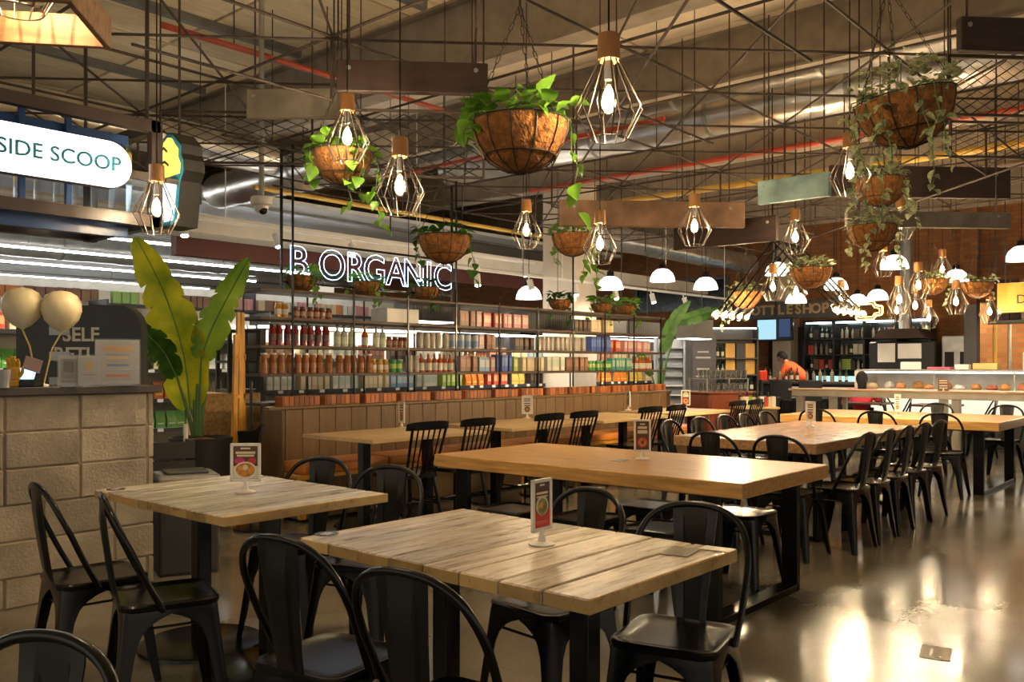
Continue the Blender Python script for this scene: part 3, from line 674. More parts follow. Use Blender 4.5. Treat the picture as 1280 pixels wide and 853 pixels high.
# ================================================================ BLOCK COUNTER
ct = thing('block_counter', 'raw concrete block counter with a dark brushed worktop', 'counter', (0.4, 5.22, 0))
MB().box((.0, .20, .58), (4.44, .404, 1.165)).build('core', MORTAR, ct)
zs = [(.0,.165),(.165,.365),(.365,.565),(.565,.765),(.765,.965),(.965,1.165)]
rb = random.Random(5)
for k, (a, b_) in enumerate(zs):
    u = -2.2-(.2 if k in (1, 2) else 0)
    while u < 2.2:
        L = min(.395, 2.24-u)
        if L > .04: MB().bev((u+L/2, .05+rb.uniform(-.003,.003), (a+b_)/2), (L-.008, .12, b_-a-.008), .007, seg=2).build('block', BLOCKM, ct)
        u += .4
MB().bev((-.0, .30, 1.187), (4.56, .68, .044), .004).build('worktop', WORKTOP, ct)
# things on the counter
def balloon(p, label, base):
    o = thing('balloon', label, 'balloon', base)
    q = Vector(p)-Vector(base)
    MB().lathe([(.001,-.135),(.012,-.125),(.05,-.105),(.092,-.06),(.11,-.005),(.108,.04),(.085,.085),(.045,.108),(.001,.115)], 24, q).build('skin', mat('cream_balloon', (.72,.62,.38), rough=.3, var=.03) if 'cream_balloon' not in MT else MT['cream_balloon'], o)
    MB().tube([q+Vector((0,0,-.13)), q*.5+Vector((.0,.0,.0)), (0,0,0)], .005, 6).build('ribbon', mat('ribbon', (.6,.47,.14), rough=.4) if 'ribbon' not in MT else MT['ribbon'], o)
    MB().lathe([(.001,.0),(.03,.0),(.028,.012),(.001,.018)], 12).build('weight', WHITE, o)
balloon((1.987, 5.487, 1.669), 'cream balloon standing over the yellow hand model', (2.025, 5.368, 1.207)[:2]+(1.2095,))
balloon((2.157, 5.368, 1.654), 'cream balloon standing beside the black self return panel', (2.067, 5.396, 1.206)[:2]+(1.2095,))
MB().box((0,0,0), (.10,.003,.075), rot=Matrix.Rotation(.3,3,'Y')).build('pink_card', mat('pink_paper', (.55,.36,.32), rough=.6), None, (1.967, 5.282, 1.336), FR, label='pink paper card tied to the balloon ribbons', category='card')
# yellow hand model
o = thing('hand_model', 'yellow hand shaped display model on the counter', 'hand model', (1.897, 5.363, 1.219)[:2]+(1.209,), FR)
YH_ = mat('yellow_resin', (.70,.38,.02), rough=.4)
MB().bev((0,0,.02), (.06,.04,.04), .008).build('foot', YH_, o); MB().bev((0,0,.075), (.072,.034,.085), .014, seg=2).build('palm', YH_, o)
for k, (x, h) in enumerate(((-.028,.045),(-.010,.058),(.009,.056),(.027,.042))): MB().tube([(x,0,.11),(x*1.1,-.002,.115+h*.6),(x*1.12,-.012,.115+h)], [.0095,.009,.0065], 8).build('finger', YH_, o)
MB().tube([(.034,0,.06),(.052,-.004,.085),(.056,-.008,.115)], [.011,.010,.007], 8).build('thumb', YH_, o)
# tablet on a stand
o = thing('card_terminal', 'black payment tablet with a blue lit screen', 'tablet', (1.960, 5.366, 1.208)[:2]+(1.209,), FR)
MB().bev((0,0,.02), (.16,.10,.04), .006).build('body', BLACK, o); MB().box((0,.01,.075), (.13,.012,.09), rot=Matrix.Rotation(-.5,3,'X')).build('bezel', BLACK, o)
MB().box((.0,.002,.075), (.11,.008,.07), rot=Matrix.Rotation(-.5,3,'X')).build('screen', glow('blue_screen', (.25,.5,1), 1.6, sample=False), o)
MB().lathe([(.001,0),(.034,0),(.04,.10),(.037,.10),(.032,.004),(.001,.004)], 20).build('metal_cup', STEEL, None, (1.780, 5.192, 1.215)[:2]+(1.209,), label='brushed metal cup at the counter edge', category='cup')
PAPER = mat('poster_paper', (.66,.61,.53), rough=.35); INK = {'o': mat('ink_orange', (.55,.30,.08)), 'b': mat('ink_blue', (.18,.24,.33)), 'r': mat('ink_red', (.50,.16,.10)), 'g': mat('ink_grey', (.33,.29,.25)), 'y': mat('ink_yellow', (.6,.44,.14))}
def poster(p, w, h, rows, label, rz=FR*.35):
    o = thing('acrylic_poster', label, 'poster', (p[0], p[1], 1.209), rz, 'acrylic posters on the counter')
    MB().box((0,0,h/2+.012), (w,.006,h)).build('sheet', PAPER, o); MB().box((0,-.006,h/2+.012), (w+.012,.003,h+.014)).build('acrylic_cover', GLASS, o); MB().box((0,.0,.006), (w,.07,.012)).build('foot', GLASS, o)
    for x, z, bw, bh, m in rows: MB().box((x*w, -.0042, .012+z*h), (bw*w,.001,bh*h)).build('print', INK[m], o)
    return o
poster((2.396, 5.170, 1.217), .24, .26, [(0,.80,.66,.10,'o'),(0,.67,.55,.03,'g'),(0,.59,.46,.05,'y'),(0,.43,.5,.05,'b'),(0,.19,.52,.065,'r'),(0,.30,.75,.008,'g'),(0,.51,.7,.008,'g'),(0,.10,.7,.01,'g')], 'tall price list poster with an orange heading on the counter')
poster((2.121, 5.181, 1.222), .105, .165, [(0,.55,.75,.70,'g'),(0,.62,.5,.4,'y'),(0,.12,.7,.1,'g')], 'framed photo card leaning on the counter')
poster((2.196, 5.095, 1.222), .105, .165, [(0,.66,.35,.3,'y'),(0,.34,.7,.03,'r'),(0,.22,.5,.02,'g')], 'pale printed card beside the framed photo card')
# black self-return panel with a rounded shoulder
p0 = (2.821, 7.273, 0.932); p1 = (3.298, 6.723, 0.932)
o = thing('return_station', 'black rounded self return station panel behind the counter', 'panel', (p0[0], p0[1], 0), FR)
w = .73; pts = [(-.25,0),(w,0),(w,1.62)]+[(w-.18+.18*math.cos(math.radians(a)), 1.62+.18*math.sin(math.radians(a))) for a in range(0,91,15)]+[(-.25,1.80)]
PANEL = mat('black_laminate', (.022,.022,.023), rough=.4); LGREY = mat('grey_lettering', (.55,.52,.47), rough=.6)
MB().prism(pts, 0, .12, 'y').build('panel', PANEL, o)
lettering('SELF', .15, LGREY, (.26,-.004,1.565), o, bold=.02); lettering('RETURN', .15, LGREY, (.33,-.004,1.41), o, bold=.02)
for z in (1.0,1.2,1.4,1.6): MB().box((.10,-.012,z), (.16,.02,.07)).build('slot_plate', STEEL, o)
# bin beside the counter
p = (2.940, 5.382, 0.478)
o = thing('waste_bin', 'dark grey square waste bin with a pale lid at the counter end', 'bin', (p[0], p[1], 0), math.radians(-20))
MB().bev((0,0,.29), (.36,.36,.58), .02, seg=2).build('body', BINM, o); MB().bev((0,0,.605), (.38,.38,.05), .02, seg=2).build('lid', LIDM, o); MB().bev((0,0,.638), (.26,.22,.02), .006).build('flap', BINM, o)
MB().cyl((0,0,0),(0,0,.86),.018,10).build('white_pole', WHITE, None, (3.580, 6.552, 0.417)[:2]+(0,), label='short white post standing between bin and plant pot', category='post')
o = thing('slatted_crate', 'black slatted planter box beside the tall leafy plant', 'crate', (3.360, 6.500, 0.444)[:2]+(0,), math.radians(-15))
for k in range(5): MB().bev((0,-.16,.10+.145*k), (.40,.02,.13), .004).build('slat', POTM, o); MB().bev((-.2,0,.10+.145*k), (.02,.3,.13), .004).build('slat', POTM, o); MB().bev((.2,0,.10+.145*k), (.02,.3,.13), .004).build('slat', POTM, o)
MB().box((0,0,.66), (.38,.3,.02)).build('soil', SOIL, o)

# ================================================================ ICE CREAM SIGN FRAME
f = thing('sign_frame', 'dark steel box frame hung over the block counter', 'sign frame', (.9, 5.2, 0))
FRM = mat('brown_steel', (.035,.022,.018), rough=.4); BLUEF = mat('blue_steel', (.006,.045,.17), rough=.35)
for (a, b_) in (((-2.6,0,2.79),(1.76,0,2.79)),((-2.6,0,2.21),(1.76,0,2.21)),((-2.6,.9,2.79),(1.76,.9,2.79)),((-2.6,.9,2.21),(1.76,.9,2.21)),((1.74,0,2.17),(1.74,0,2.83)),((1.74,.9,2.17),(1.74,.9,2.83)),((1.74,0,2.79),(1.74,.9,2.79)),((1.74,0,2.21),(1.74,.9,2.21))):
    MB().beam(a, b_, .06, .07).build('frame_bar', FRM, f)
for (a, b_) in (((-2.6,.12,2.70),(1.62,.12,2.70)),((-2.6,.12,2.14),(1.62,.12,2.14)),((-2.6,.45,2.21),(1.7,.45,2.21))): MB().beam(a, b_, .05, .06).build('blue_rail', BLUEF, f)
for x in (1.25, 1.0, .3): MB().beam((x,.06,2.2),(x,.06,2.8), .03, .03).build('blue_upright', BLUEF, f)
MB().box((1.74-.13,.0,2.48), (.2,.03,.05)).build('sign_bracket', FRM, f)
b = MB(); N = 160; vs = []
for i in range(N+1):
    x = -2.6+4.3*i/N; y = .2+.018*math.cos(i*PI/2); vs += [(x,y,2.24),(x,y,2.76)]
b.add(vs, [(2*i,2*i+2,2*i+3,2*i+1) for i in range(N)], True); b.build('corrugated_sheet', glassy('corrugated_plastic', (.86,.9,.95), .66, .22, .15), f)
for x in (-2.0,-.5,.6,1.7):
    MB().cyl((x,.02,2.8),(x,.02,4.64),.012,6).build('hanger_rod', FRM, f); MB().cyl((x,.88,2.8),(x,.88,4.64),.012,6).build('hanger_rod', FRM, f)
s = thing('lit_sign', 'white backlit pill shaped sign with teal lettering', 'sign', (2.0, 5.12, 2.5))
hh = .138; L = .46
pts = [(L-hh+hh*math.cos(math.radians(a)), hh*math.sin(math.radians(a))) for a in range(-90,91,10)]+[(-L+hh+hh*math.cos(math.radians(a)), hh*math.sin(math.radians(a))) for a in range(90,271,10)]
MB().prism(pts, 0, .06, 'y').build('casing', FRM, s); MB().prism([(x*.985,z*.97) for x,z in pts], -.006, .004, 'y').build('face', PILL, s)
lettering('SIDE SCOOP', .118, mat('teal_letter', (.015,.20,.28), rough=.5), (.055,-.010,.0), s, spacing=1.02, bold=.012)
# ice-cream cone light box, seen on its narrow lit face
s = thing('cone_sign', 'ice cream cone light box sign with yellow swirl', 'sign', (2.80, 5.33, 2.23))
sw = [(-.15,.30),(-.165,.36),(-.13,.41),(-.135,.46),(-.09,.50),(-.05,.545),(.0,.555),(.05,.53),(.085,.48),(.13,.45),(.15,.39),(.165,.345),(.15,.29)]
cone = [(-.125,.285),(.125,.285),(.075,.0),(-.075,.0)]
full = [(-.10,-.02),(-.15,.26),(-.19,.32),(-.185,.39),(-.16,.43),(-.16,.49),(-.10,.54),(-.05,.575),(.01,.585),(.07,.555),(.11,.50),(.155,.47),(.18,.40),(.19,.33),(.15,.26),(.10,-.02)]
MB().prism(full, 0, .14, 'x').build('casing', mat('dark_casing', (.012,.011,.011), rough=.5), s)
def grow(P, k, c): return [(c[0]+(x-c[0])*k, c[1]+(y-c[1])*k) for x, y in P]
MB().prism(grow(full, .965, (0,.28)), -.006, .002, 'x').build('outline', mat('cyan_outline', (.02,.25,.42), rough=.4), s)
MB().prism(grow(sw, .96, (0,.42)), -.012, -.002, 'x').build('swirl', glow('yellow_face', (1,.66,.10), .75, sample=False), s)
MB().prism(grow(cone, .86, (0,.14)), -.012, -.002, 'x').build('cone', glow('white_face', (.75,.92,1), 1.3, sample=False), s)
for P in ([(-.02,-.013),(-.02,.37),(.03,.40),(.08,.39)], [(-.02,-.013),(.0,.46),(.04,.49),(.08,.475)]): MB().tube([(-.014,y,z) for y, z in P[1:]], .008, 6).build('swirl_line', mat('brown_line', (.12,.06,.01)) if 'brown_line' not in MT else MT['brown_line'], s)
MB().beam((-.09,-.12,.25),(.0,-.12,.25),.03,.03).build('bracket', FRM, s); MB().cyl((.07,0,.58),(.07,0,4.64-2.23),.008,6).build('hanger_rod', FRM, s)

# ================================================================ BANQUETTE BENCH
bn = thing('banquette', 'long plank backed bench with orange leather seat', 'bench', (4.40, 6.65, 0))
LB = 6.7
MB().box((LB/2,.06,.46), (LB,.06,.90)).build('back_core', BENCH, bn)
npl = int(LB/.185)
plm = MB().bev((0,0,0), (.181,.024,.92), .004).mesh('plank', BENCH)
for k in range(npl): link('plank', plm, bn, (.0925+.185*k, .018, .47))
MB().bev((LB/2,.04,.945), (LB,.10,.025), .004).build('cap_rail', BENCH, bn)
MB().bev((-.012,-.1,.47), (.024,.30,.94), .004).build('end_panel', BENCH, bn)
MB().box((LB/2,-.25,.20), (LB-.02,.46,.34)).build('seat_base', BENCH, bn)
MB().box((LB/2,-.23,.03), (LB-.04,.40,.06)).build('toe_kick', BLACK, bn)
MB().bev((LB/2,-.26,.385), (LB,.52,.035), .004).build('seat_board', YWOOD, bn)
cu = MB().bev((0,0,0), (.945,.46,.085), .03, seg=3).mesh('seat_cushion', ORANGE)
for k in range(7): link('seat_cushion', cu, bn, (.50+.955*k, -.26, .445))
for k in range(8): MB().bev((.02+.95*k,-.47,.20), (.06,.05,.34), .004).build('front_post', YWOOD, bn)
# ledge and crates behind it
MB().box((0,0,0), (6.75,.145,.03)).build('display_ledge', SHELFW, None, (7.98,6.82,.925), label='dark ledge behind the bench carrying wooden crates', category='ledge')
lg = bpy.data.objects['display_ledge']; MB().box((0,.0,-.47), (6.7,.12,.91)).build('ledge_base', SHELFW, lg)
bm_ = MB().bev((0,0,0), (.052,.014,.10), .002).mesh('slat', CRATE); bs_ = MB().bev((0,0,0), (.40,.12,.016), .002).mesh('floor_board', CRATE); be_ = MB().bev((0,0,0), (.014,.12,.10), .002).mesh('end_board', CRATE)
CR = thing('wooden_crate', 'orange brown slatted wooden crate in the row on the ledge behind the bench', 'crate', (0,0,0), 0, 'wooden crates behind the bench')
for j in range(7): link('slat', bm_, CR, (-.168+.056*j,-.058,.052)); link('slat', bm_, CR, (-.168+.056*j,.058,.052))
link('floor_board', bs_, CR, (0,0,.01)); link('end_board', be_, CR, (-.2,0,.052)); link('end_board', be_, CR, (.2,0,.052))
for k in range(14):
    o = CR if k == 0 else copy_tree(CR); o.location = (4.83+.475*k, 6.82, .942); o.rotation_euler = (0,0,R.uniform(-.03,.03))

# ================================================================ OPEN BOTTLE SHELF
SH = thing('open_shelf', 'tall open rack of thin black posts and dark boards full of bottles', 'shelf', (4.50, 7.1, 0))
LV = [1.25, 1.51, 1.77, 2.03]; LS = 6.95; PITCH = .72
for z in LV: MB().bev((LS/2,0,z-.014), (LS,.38,.028), .003).build('shelf_board', SHELFW, SH)
MB().bev((LS/2,0,.97), (LS,.38,.028), .003).build('shelf_board', SHELFW, SH)
for k in range(10):
    x = .34+PITCH*k
    if x > LS: break
    MB().box((x,-.19,1.02+(.67 if k in (0,3,6) else 0)), (.016,.016,2.04+(1.34 if k in (0,3,6) else 0))).build('post', BLACK, SH)
    MB().box((x-.28,.19,1.05), (.014,.014,2.1)).build('post', BLACK, SH)
# product kinds
def pmat(n, c, **k): return mat('product_'+n, c, rough=k.pop('rough', .35), var=k.pop('var', .1), **k)
LBL = pmat('label', (.55,.50,.40)); CAPK = pmat('cap', (.04,.035,.03)); CAPR = pmat('redcap', (.5,.05,.03)); CAPWh = pmat('whitecap', (.7,.68,.62)); CAPG = pmat('gold', (.5,.36,.10), metal=.5)
def liquid(n, c): 
    m = mat('liquid_'+n, c, rough=.12, var=.25, scale=14, spec=.6); return m
PROD = {}
def kind(key, name, label, prof, m, cap=None, capm=None, lab=None, labm=None, n=12, box=None, step=.09):
    b = MB()
    if box: b.bev((0,0,box[2]/2), box, .004)
    else: b.lathe(prof, n)
    body = b.mesh(name, m); kids = []
    if cap: kids.append(('cap', MB().lathe([(.001,cap[1]),(cap[0],cap[1]),(cap[0],cap[2]),(.001,cap[2])], 10).mesh('cap', capm)))
    if lab:
        if box: kids.append(('label_print', MB().box((0,-box[1]/2-.001,box[2]*lab[0]), (box[0]*lab[1],.002,box[2]*lab[2])).mesh('label_print', labm)))
        else: kids.append(('label_print', MB().lathe([(lab[0],lab[1]),(lab[0],lab[2])], n).mesh('label_print', labm)))
    PROD[key] = (name, label, body, kids, step)
def bottle_prof(r, h, neck=.014, sh=.62): return [(.001,0),(r,0),(r,h*sh),(r*.8,h*(sh+.1)),(neck,h*(sh+.2)),(neck,h),(.001,h)]
def jar_prof(r, h): return [(.001,0),(r,0),(r,h*.82),(r*.8,h*.92),(r*.8,h),(.001,h)]
kind('redb', 'juice_bottle', 'dark red juice bottle', jar_prof(.036,.185), liquid('red', (.17,.008,.007)), (.028,.185,.2), CAPK, (.0368,.05,.11), pmat('lab_dark', (.09,.03,.025)), step=.083)
kind('clear', 'clear_bottle', 'pale clear glass bottle', bottle_prof(.035,.20), liquid('clear', (.42,.44,.33)), (.016,.2,.215), CAPK, (.0358,.03,.10), pmat('lab_g', (.55,.58,.40)), step=.085)
kind('amber', 'amber_jar', 'amber syrup jar', jar_prof(.036,.175), liquid('amber', (.27,.08,.008)), (.03,.175,.19), CAPWh, (.0368,.05,.10), pmat('lab_amber', (.30,.11,.02)), step=.086)
kind('honey', 'honey_jar', 'small golden honey jar', jar_prof(.032,.125), liquid('honey', (.50,.24,.03)), (.027,.125,.14), CAPG, (.0326,.03,.08), LBL, step=.076)
kind('jam', 'jam_jar', 'small jam jar', jar_prof(.032,.10), liquid('jam', (.20,.04,.012)), (.027,.1,.115), CAPK, (.0326,.025,.07), pmat('lab_jam', (.30,.16,.08)), step=.075)
kind('green', 'green_tin', 'green tin', [(.001,0),(.038,0),(.038,.13),(.001,.13)], pmat('greentin', (.03,.22,.04)), None, None, (.0384,.04,.09), pmat('lab_lg', (.35,.5,.12)), step=.085)
kind('orangeb', 'sauce_bottle', 'orange sauce bottle with cream label', bottle_prof(.034,.19), liquid('orange', (.38,.075,.006)), (.016,.19,.205), CAPG, (.0348,.02,.10), LBL, step=.083)
kind('tin', 'tea_tin', 'grey tea tin', [(.001,0),(.04,0),(.04,.165),(.037,.18),(.001,.18)], pmat('greytin', (.30,.27,.22), metal=.3), None, None, (.0405,.03,.13), pmat('lab_tin', (.38,.33,.26)), step=.09)
kind('bluetin', 'milk_tin', 'blue lidded milk powder tin', [(.001,0),(.05,0),(.05,.16),(.001,.16)], pmat('milktin', (.38,.40,.42)), (.051,.155,.18), pmat('bluelid', (.03,.09,.32)), (.0505,.02,.09), pmat('lab_b', (.16,.25,.42)), step=.112)
def bx(key, lab, c, dim, lc, step=None): kind(key, 'food_box', lab, None, pmat(key, c), None, None, (.55,.8,.5), pmat(key+'l', lc), box=dim, step=step or dim[0]+.008)
bx('blue', 'royal blue food box', (.03,.07,.30), (.055,.10,.20), (.10,.18,.45)); bx('brown', 'brown food box', (.20,.10,.06), (.085,.10,.18), (.35,.16,.10)); bx('cream', 'cream food box', (.55,.44,.26), (.075,.10,.17), (.65,.55,.35))
bx('white', 'white food box', (.60,.57,.48), (.085,.10,.18), (.45,.52,.42)); bx('lime', 'lime green food box', (.30,.42,.06), (.07,.10,.18), (.55,.6,.25)); bx('red', 'red food box', (.45,.05,.03), (.075,.10,.17), (.65,.35,.15))
bx('ltblue', 'pale blue food box', (.20,.33,.46), (.09,.10,.17), (.5,.55,.55)); bx('pink', 'pink food box', (.55,.25,.25), (.07,.10,.17), (.65,.5,.4)); bx('dark', 'dark coffee box', (.045,.03,.025), (.08,.10,.16), (.16,.1,.06)); bx('teal', 'teal food box', (.06,.28,.22), (.075,.10,.17), (.4,.5,.35))
def bag(key, lab, c, lc):
    b = MB(); w, d, h = .055, .035, .19
    vs = [(-w,-d,0),(w,-d,0),(w,d,0),(-w,d,0),(-w*1.02,-d*1.15,h*.4),(w*1.02,-d*1.15,h*.4),(w*1.02,d*1.15,h*.4),(-w*1.02,d*1.15,h*.4),(-w,-.004,h),(w,-.004,h),(w,.004,h),(-w,.004,h)]
    fs = [(3,2,1,0)]+[(4*i+k,4*i+(k+1)%4,4*i+4+(k+1)%4,4*i+4+k) for i in range(2) for k in range(4)]+[(8,9,10,11)]
    b.add(vs, fs, True); body = b.mesh('snack_bag', pmat('bag'+key, c, rough=.3))
    PROD['bag'+key] = ('snack_bag', lab, body, [('label_print', MB().add([(-w*.7,-d*1.2,h*.2),(w*.7,-d*1.2,h*.2),(w*.7,-d*.75,h*.62),(-w*.7,-d*.75,h*.62)], [(0,1,2,3)]).mesh('label_print', pmat('bagl'+key, lc)))], .122)
bag('o', 'orange snack bag', (.55,.16,.02), (.65,.45,.12)); bag('w', 'white snack bag', (.62,.58,.48), (.45,.42,.3)); bag('g', 'green vegetable bag', (.12,.36,.06), (.6,.62,.45)); bag('y', 'yellow snack bag', (.60,.42,.08), (.6,.2,.05)); bag('c', 'clear bag of white vegetables', (.55,.50,.38), (.6,.3,.12)); bag('b', 'brown bread bag', (.36,.19,.07), (.55,.4,.22))
nprod = [0]
def row(z, v, u0, u1, key, where, jit=.006, gap=0.0):
    name, lab, body, kids, st = PROD[key]; u = u0+st/2; q = random.Random(int(u0*97+z*1000))
    label = '%s %s' % (lab, where)
    while u < u1-st/2+.01:
        o = link(name, body, None, (u, v+q.uniform(-.02,.02), z+.0005), q.uniform(-.12,.12)); tag(o, label, name.split('_')[-1], '%s %s' % (lab, where))
        for kn, km in kids: link(kn, km, o)
        nprod[0] += 1; u += st+gap+q.uniform(0, jit)
W1, W2, W3, W4 = 'on the lowest open shelf board', 'on the middle open shelf board', 'on the upper open shelf board', 'on the ledge'
VS = 7.02
def run(z, where, segs):
    for a, b_, k in segs: row(z, VS, a, b_, k, where)
run(1.51, W2, [((4.647, 7.020, 1.340)[0],(5.385, 7.020, 1.340)[0],'redb'),((5.394, 7.020, 1.340)[0],(5.684, 7.020, 1.340)[0],'clear'),((5.756, 7.020, 1.340)[0],(5.851, 7.020, 1.340)[0],'orangeb'),((5.893, 7.020, 1.340)[0],(6.065, 7.020, 1.340)[0],'clear'),((6.065, 7.020, 1.340)[0],(6.413, 7.020, 1.340)[0],'jam'),((6.518, 7.020, 1.340)[0],(6.968, 7.020, 1.340)[0],'tin'),((6.994, 7.020, 1.340)[0],(7.452, 7.020, 1.340)[0],'bluetin'),((7.452, 7.020, 1.340)[0],(7.743, 7.020, 1.340)[0],'brown'),
 ((8.076, 7.020, 1.340)[0],(8.503, 7.020, 1.340)[0],'dark'),((8.535, 7.020, 1.340)[0],(9.585, 7.020, 1.340)[0],'tin'),((9.640, 7.020, 1.340)[0],(10.110, 7.020, 1.340)[0],'blue'),((10.110, 7.020, 1.340)[0],(10.426, 7.020, 1.340)[0],'red'),((10.426, 7.020, 1.340)[0],(11.185, 7.020, 1.340)[0],'pink')])
run(1.25, W1, [((4.571, 7.020, 1.340)[0],(5.424, 7.020, 1.340)[0],'amber'),((5.424, 7.020, 1.340)[0],(5.872, 7.020, 1.340)[0],'amber'),((5.872, 7.020, 1.340)[0],(6.109, 7.020, 1.340)[0],'honey'),((6.109, 7.020, 1.340)[0],(6.333, 7.020, 1.340)[0],'green'),((6.356, 7.020, 1.340)[0],(6.542, 7.020, 1.340)[0],'tin'),((6.542, 7.020, 1.340)[0],(7.121, 7.020, 1.340)[0],'orangeb'),((7.134, 7.020, 1.340)[0],(7.438, 7.020, 1.340)[0],'brown'),((7.438, 7.020, 1.340)[0],(7.644, 7.020, 1.340)[0],'ltblue'),((7.644, 7.020, 1.340)[0],(7.757, 7.020, 1.340)[0],'pink'),((7.757, 7.020, 1.340)[0],(8.046, 7.020, 1.340)[0],'blue'),
 ((8.061, 7.020, 1.340)[0],(8.195, 7.020, 1.340)[0],'lime'),((8.210, 7.020, 1.340)[0],(8.695, 7.020, 1.340)[0],'cream'),((8.695, 7.020, 1.340)[0],(9.093, 7.020, 1.340)[0],'white'),((9.093, 7.020, 1.340)[0],(9.603, 7.020, 1.340)[0],'brown'),((9.621, 7.020, 1.340)[0],(10.149, 7.020, 1.340)[0],'green'),((10.149, 7.020, 1.340)[0],(10.713, 7.020, 1.340)[0],'teal'),((10.713, 7.020, 1.340)[0],(11.229, 7.020, 1.340)[0],'orangeb')])
run(1.77, W3, [((4.707, 7.020, 1.340)[0],(4.918, 7.020, 1.340)[0],'honey'),((4.918, 7.020, 1.340)[0],(5.424, 7.020, 1.340)[0],'jam'),((7.108, 7.020, 1.340)[0],(7.506, 7.020, 1.340)[0],'brown'),((7.506, 7.020, 1.340)[0],(7.871, 7.020, 1.340)[0],'red'),((7.871, 7.020, 1.340)[0],(8.378, 7.020, 1.340)[0],'pink'),((9.300, 7.020, 1.340)[0],(9.658, 7.020, 1.340)[0],'dark'),((9.658, 7.020, 1.340)[0],(10.208, 7.020, 1.340)[0],'cream')])
MB().bev((0,0,.075), (.45,.26,.15), .006).build('storage_box', WHITEP, None, (6.25,7.08,1.7705), label='plain white storage box on the upper open shelf board', category='box')
# corrugated lamp boxes over the aisle
for k, (px, d) in enumerate(((533,9.9),)): pass
LAMPB = mat('corrugated_grey', (.085,.078,.07), rough=.5)
def lampbox(c, w, lab, h=.24):
    o = thing('corrugated_lamp', lab, 'lamp', c, 0, 'corrugated aisle lamps'); b = MB(); n = int(w/.025); vs = []
    for i in range(n+1): vs += [(-w/2+w*i/n, -.17-.008*(i % 2), -h/2), (-w/2+w*i/n, -.17-.008*(i % 2), h/2)]
    b.add(vs, [(2*i,2*i+2,2*i+3,2*i+1) for i in range(n)]); b.box((0,.17,0), (w,.01,h)); b.box((-w/2,0,0), (.01,.34,h)); b.box((w/2,0,0), (.01,.34,h)); b.box((0,0,h/2), (w,.34,.01)); b.build('shade', LAMPB, o)
    MB().box((0,0,-h/2-.004), (w-.03,.30,.012)).build('diffuser', glow('warm_diffuser', (1,.95,.85), 4) if 'warm_diffuser' not in MT else MT['warm_diffuser'], o)
    for s in (-1,1): MB().cyl((s*w*.4,0,h/2),(s*w*.4,0,4.64-c[2]),.005,5).build('hanger_wire', DKMETAL, o)
lampbox((7.340, 7.750, 1.968), .72, 'dark corrugated lamp box over the aisle behind the tea tins'); lampbox((9.528, 7.750, 1.920), .95, 'dark corrugated lamp box over the aisle behind the dark coffee boxes')
lampbox((11.897, 7.750, 1.890), .95, 'dark corrugated lamp box over the aisle near the column', .22); lampbox((12.648, 7.095, 1.895), .6, 'dark corrugated lamp box over the magazine rack', .3)

# ================================================================ SHOP SHELVING BEHIND
SHW = mat('white_shelf', (.60,.57,.50), rough=.5); TAGD = mat('tag_rail', (.03,.03,.032), rough=.4); TAGW = mat('price_tag', (.72,.68,.60), rough=.5)
def gondola(u0, u1, v, levels, label, depth=.45, back=SHW, tags=True, group=None, lit=False):
    o = thing('shop_shelf', label, 'shelf', (u0, v, 0), 0, group); L = u1-u0; top = levels[-1]+.35
    MB().box((L/2,depth,top/2), (L,.04,top)).build('back_panel', back, o); MB().box((L/2,depth/2,.08), (L,depth,.16)).build('plinth', TAGD, o)
    for x in (0, L): MB().box((x,depth/2,top/2), (.03,depth,top)).build('side_panel', TAGD, o)
    if L > 3: MB().box((L/2,depth*.4,top/2), (.03,depth*.7,top)).build('upright', TAGD, o)
    tagm = MB().box((0,0,0), (.07,.004,.035)).mesh('price_tag', TAGW)
    for z in levels:
        MB().box((L/2,depth/2,z-.012), (L,depth,.022)).build('shelf_board', SHW, o); rl = MB().box((L/2,-.008,z-.02), (L,.012,.045)).build('tag_rail', TAGD, o)
        if tags:
            k = .2
            while k < L-.1: link('price_tag', tagm, rl, (k,-.017,z-.02)); k += R.uniform(.2,.36)
    if lit:
        MB().box((L/2,.1,top+.02), (L,.08,.03)).build('shelf_lamp', glow('shelf_strip', (1,.96,.88), 7) if 'shelf_strip' not in MT else MT['shelf_strip'], o)
    return o
LG = [.40,.71,1.03,1.40]
gondola(5.75, 14.4, 8.75, LG, 'long grocery shelf seen through the bottle rack', lit=True)
keysA = ['white','cream','white','cream','ltblue','white','lime','bago','red','bagy','dark','white','bagw','bagw','bago','bago','bagy','cream']
u = 5.8
for i, k in enumerate(keysA):
    row(1.03, 8.85, u, u+.46, k, 'on the long grocery shelf, tag rail row'); u += .475
keysB = ['bagb','cream','white','brown','dark','bagw','tin','jam','brown','cream','ltblue','white','dark','bagy','brown','cream','white','tin']
u = 5.8
for i, k in enumerate(keysB):
    row(1.40, 8.85, u, u+.46, k, 'on the top of the long grocery shelf'); u += .475
u = 5.8
for i, k in enumerate(['bagc','bagc','bagb','bagc','bagb','bagc','bagb','bagc','white','dark','white','bagb','bagc','bagb','bagc','bagb','bagc','bagb']):
    row(.71, 8.85, u, u+.46, k, 'on the low board of the long grocery shelf'); u += .475
gondola(4.3, 6.25, 9.4, [.30,.62,.95,1.28,1.62], 'produce shelf behind the tall leafy plant')
for z, ks in ((.62,['bagg','bagg']),(.95,['bagc','bago','bagc','bagw']),(1.28,['white','cream','white','dark']),(1.62,['bagw','bagb','cream','bagw'])):
    for i, k in enumerate(ks):
        w_ = 1.89/len(ks); row(z, 9.52, 4.33+w_*i, 4.33+w_*(i+1), k, 'on the %s board of the produce shelf' % {.62:'low',.95:'waist high',1.28:'middle',1.62:'upper',1.98:'topmost'}[z])
gondola(2.35, 4.25, 9.4, [.5,.9,1.3,1.68], 'grocery shelf behind the cream balloons')
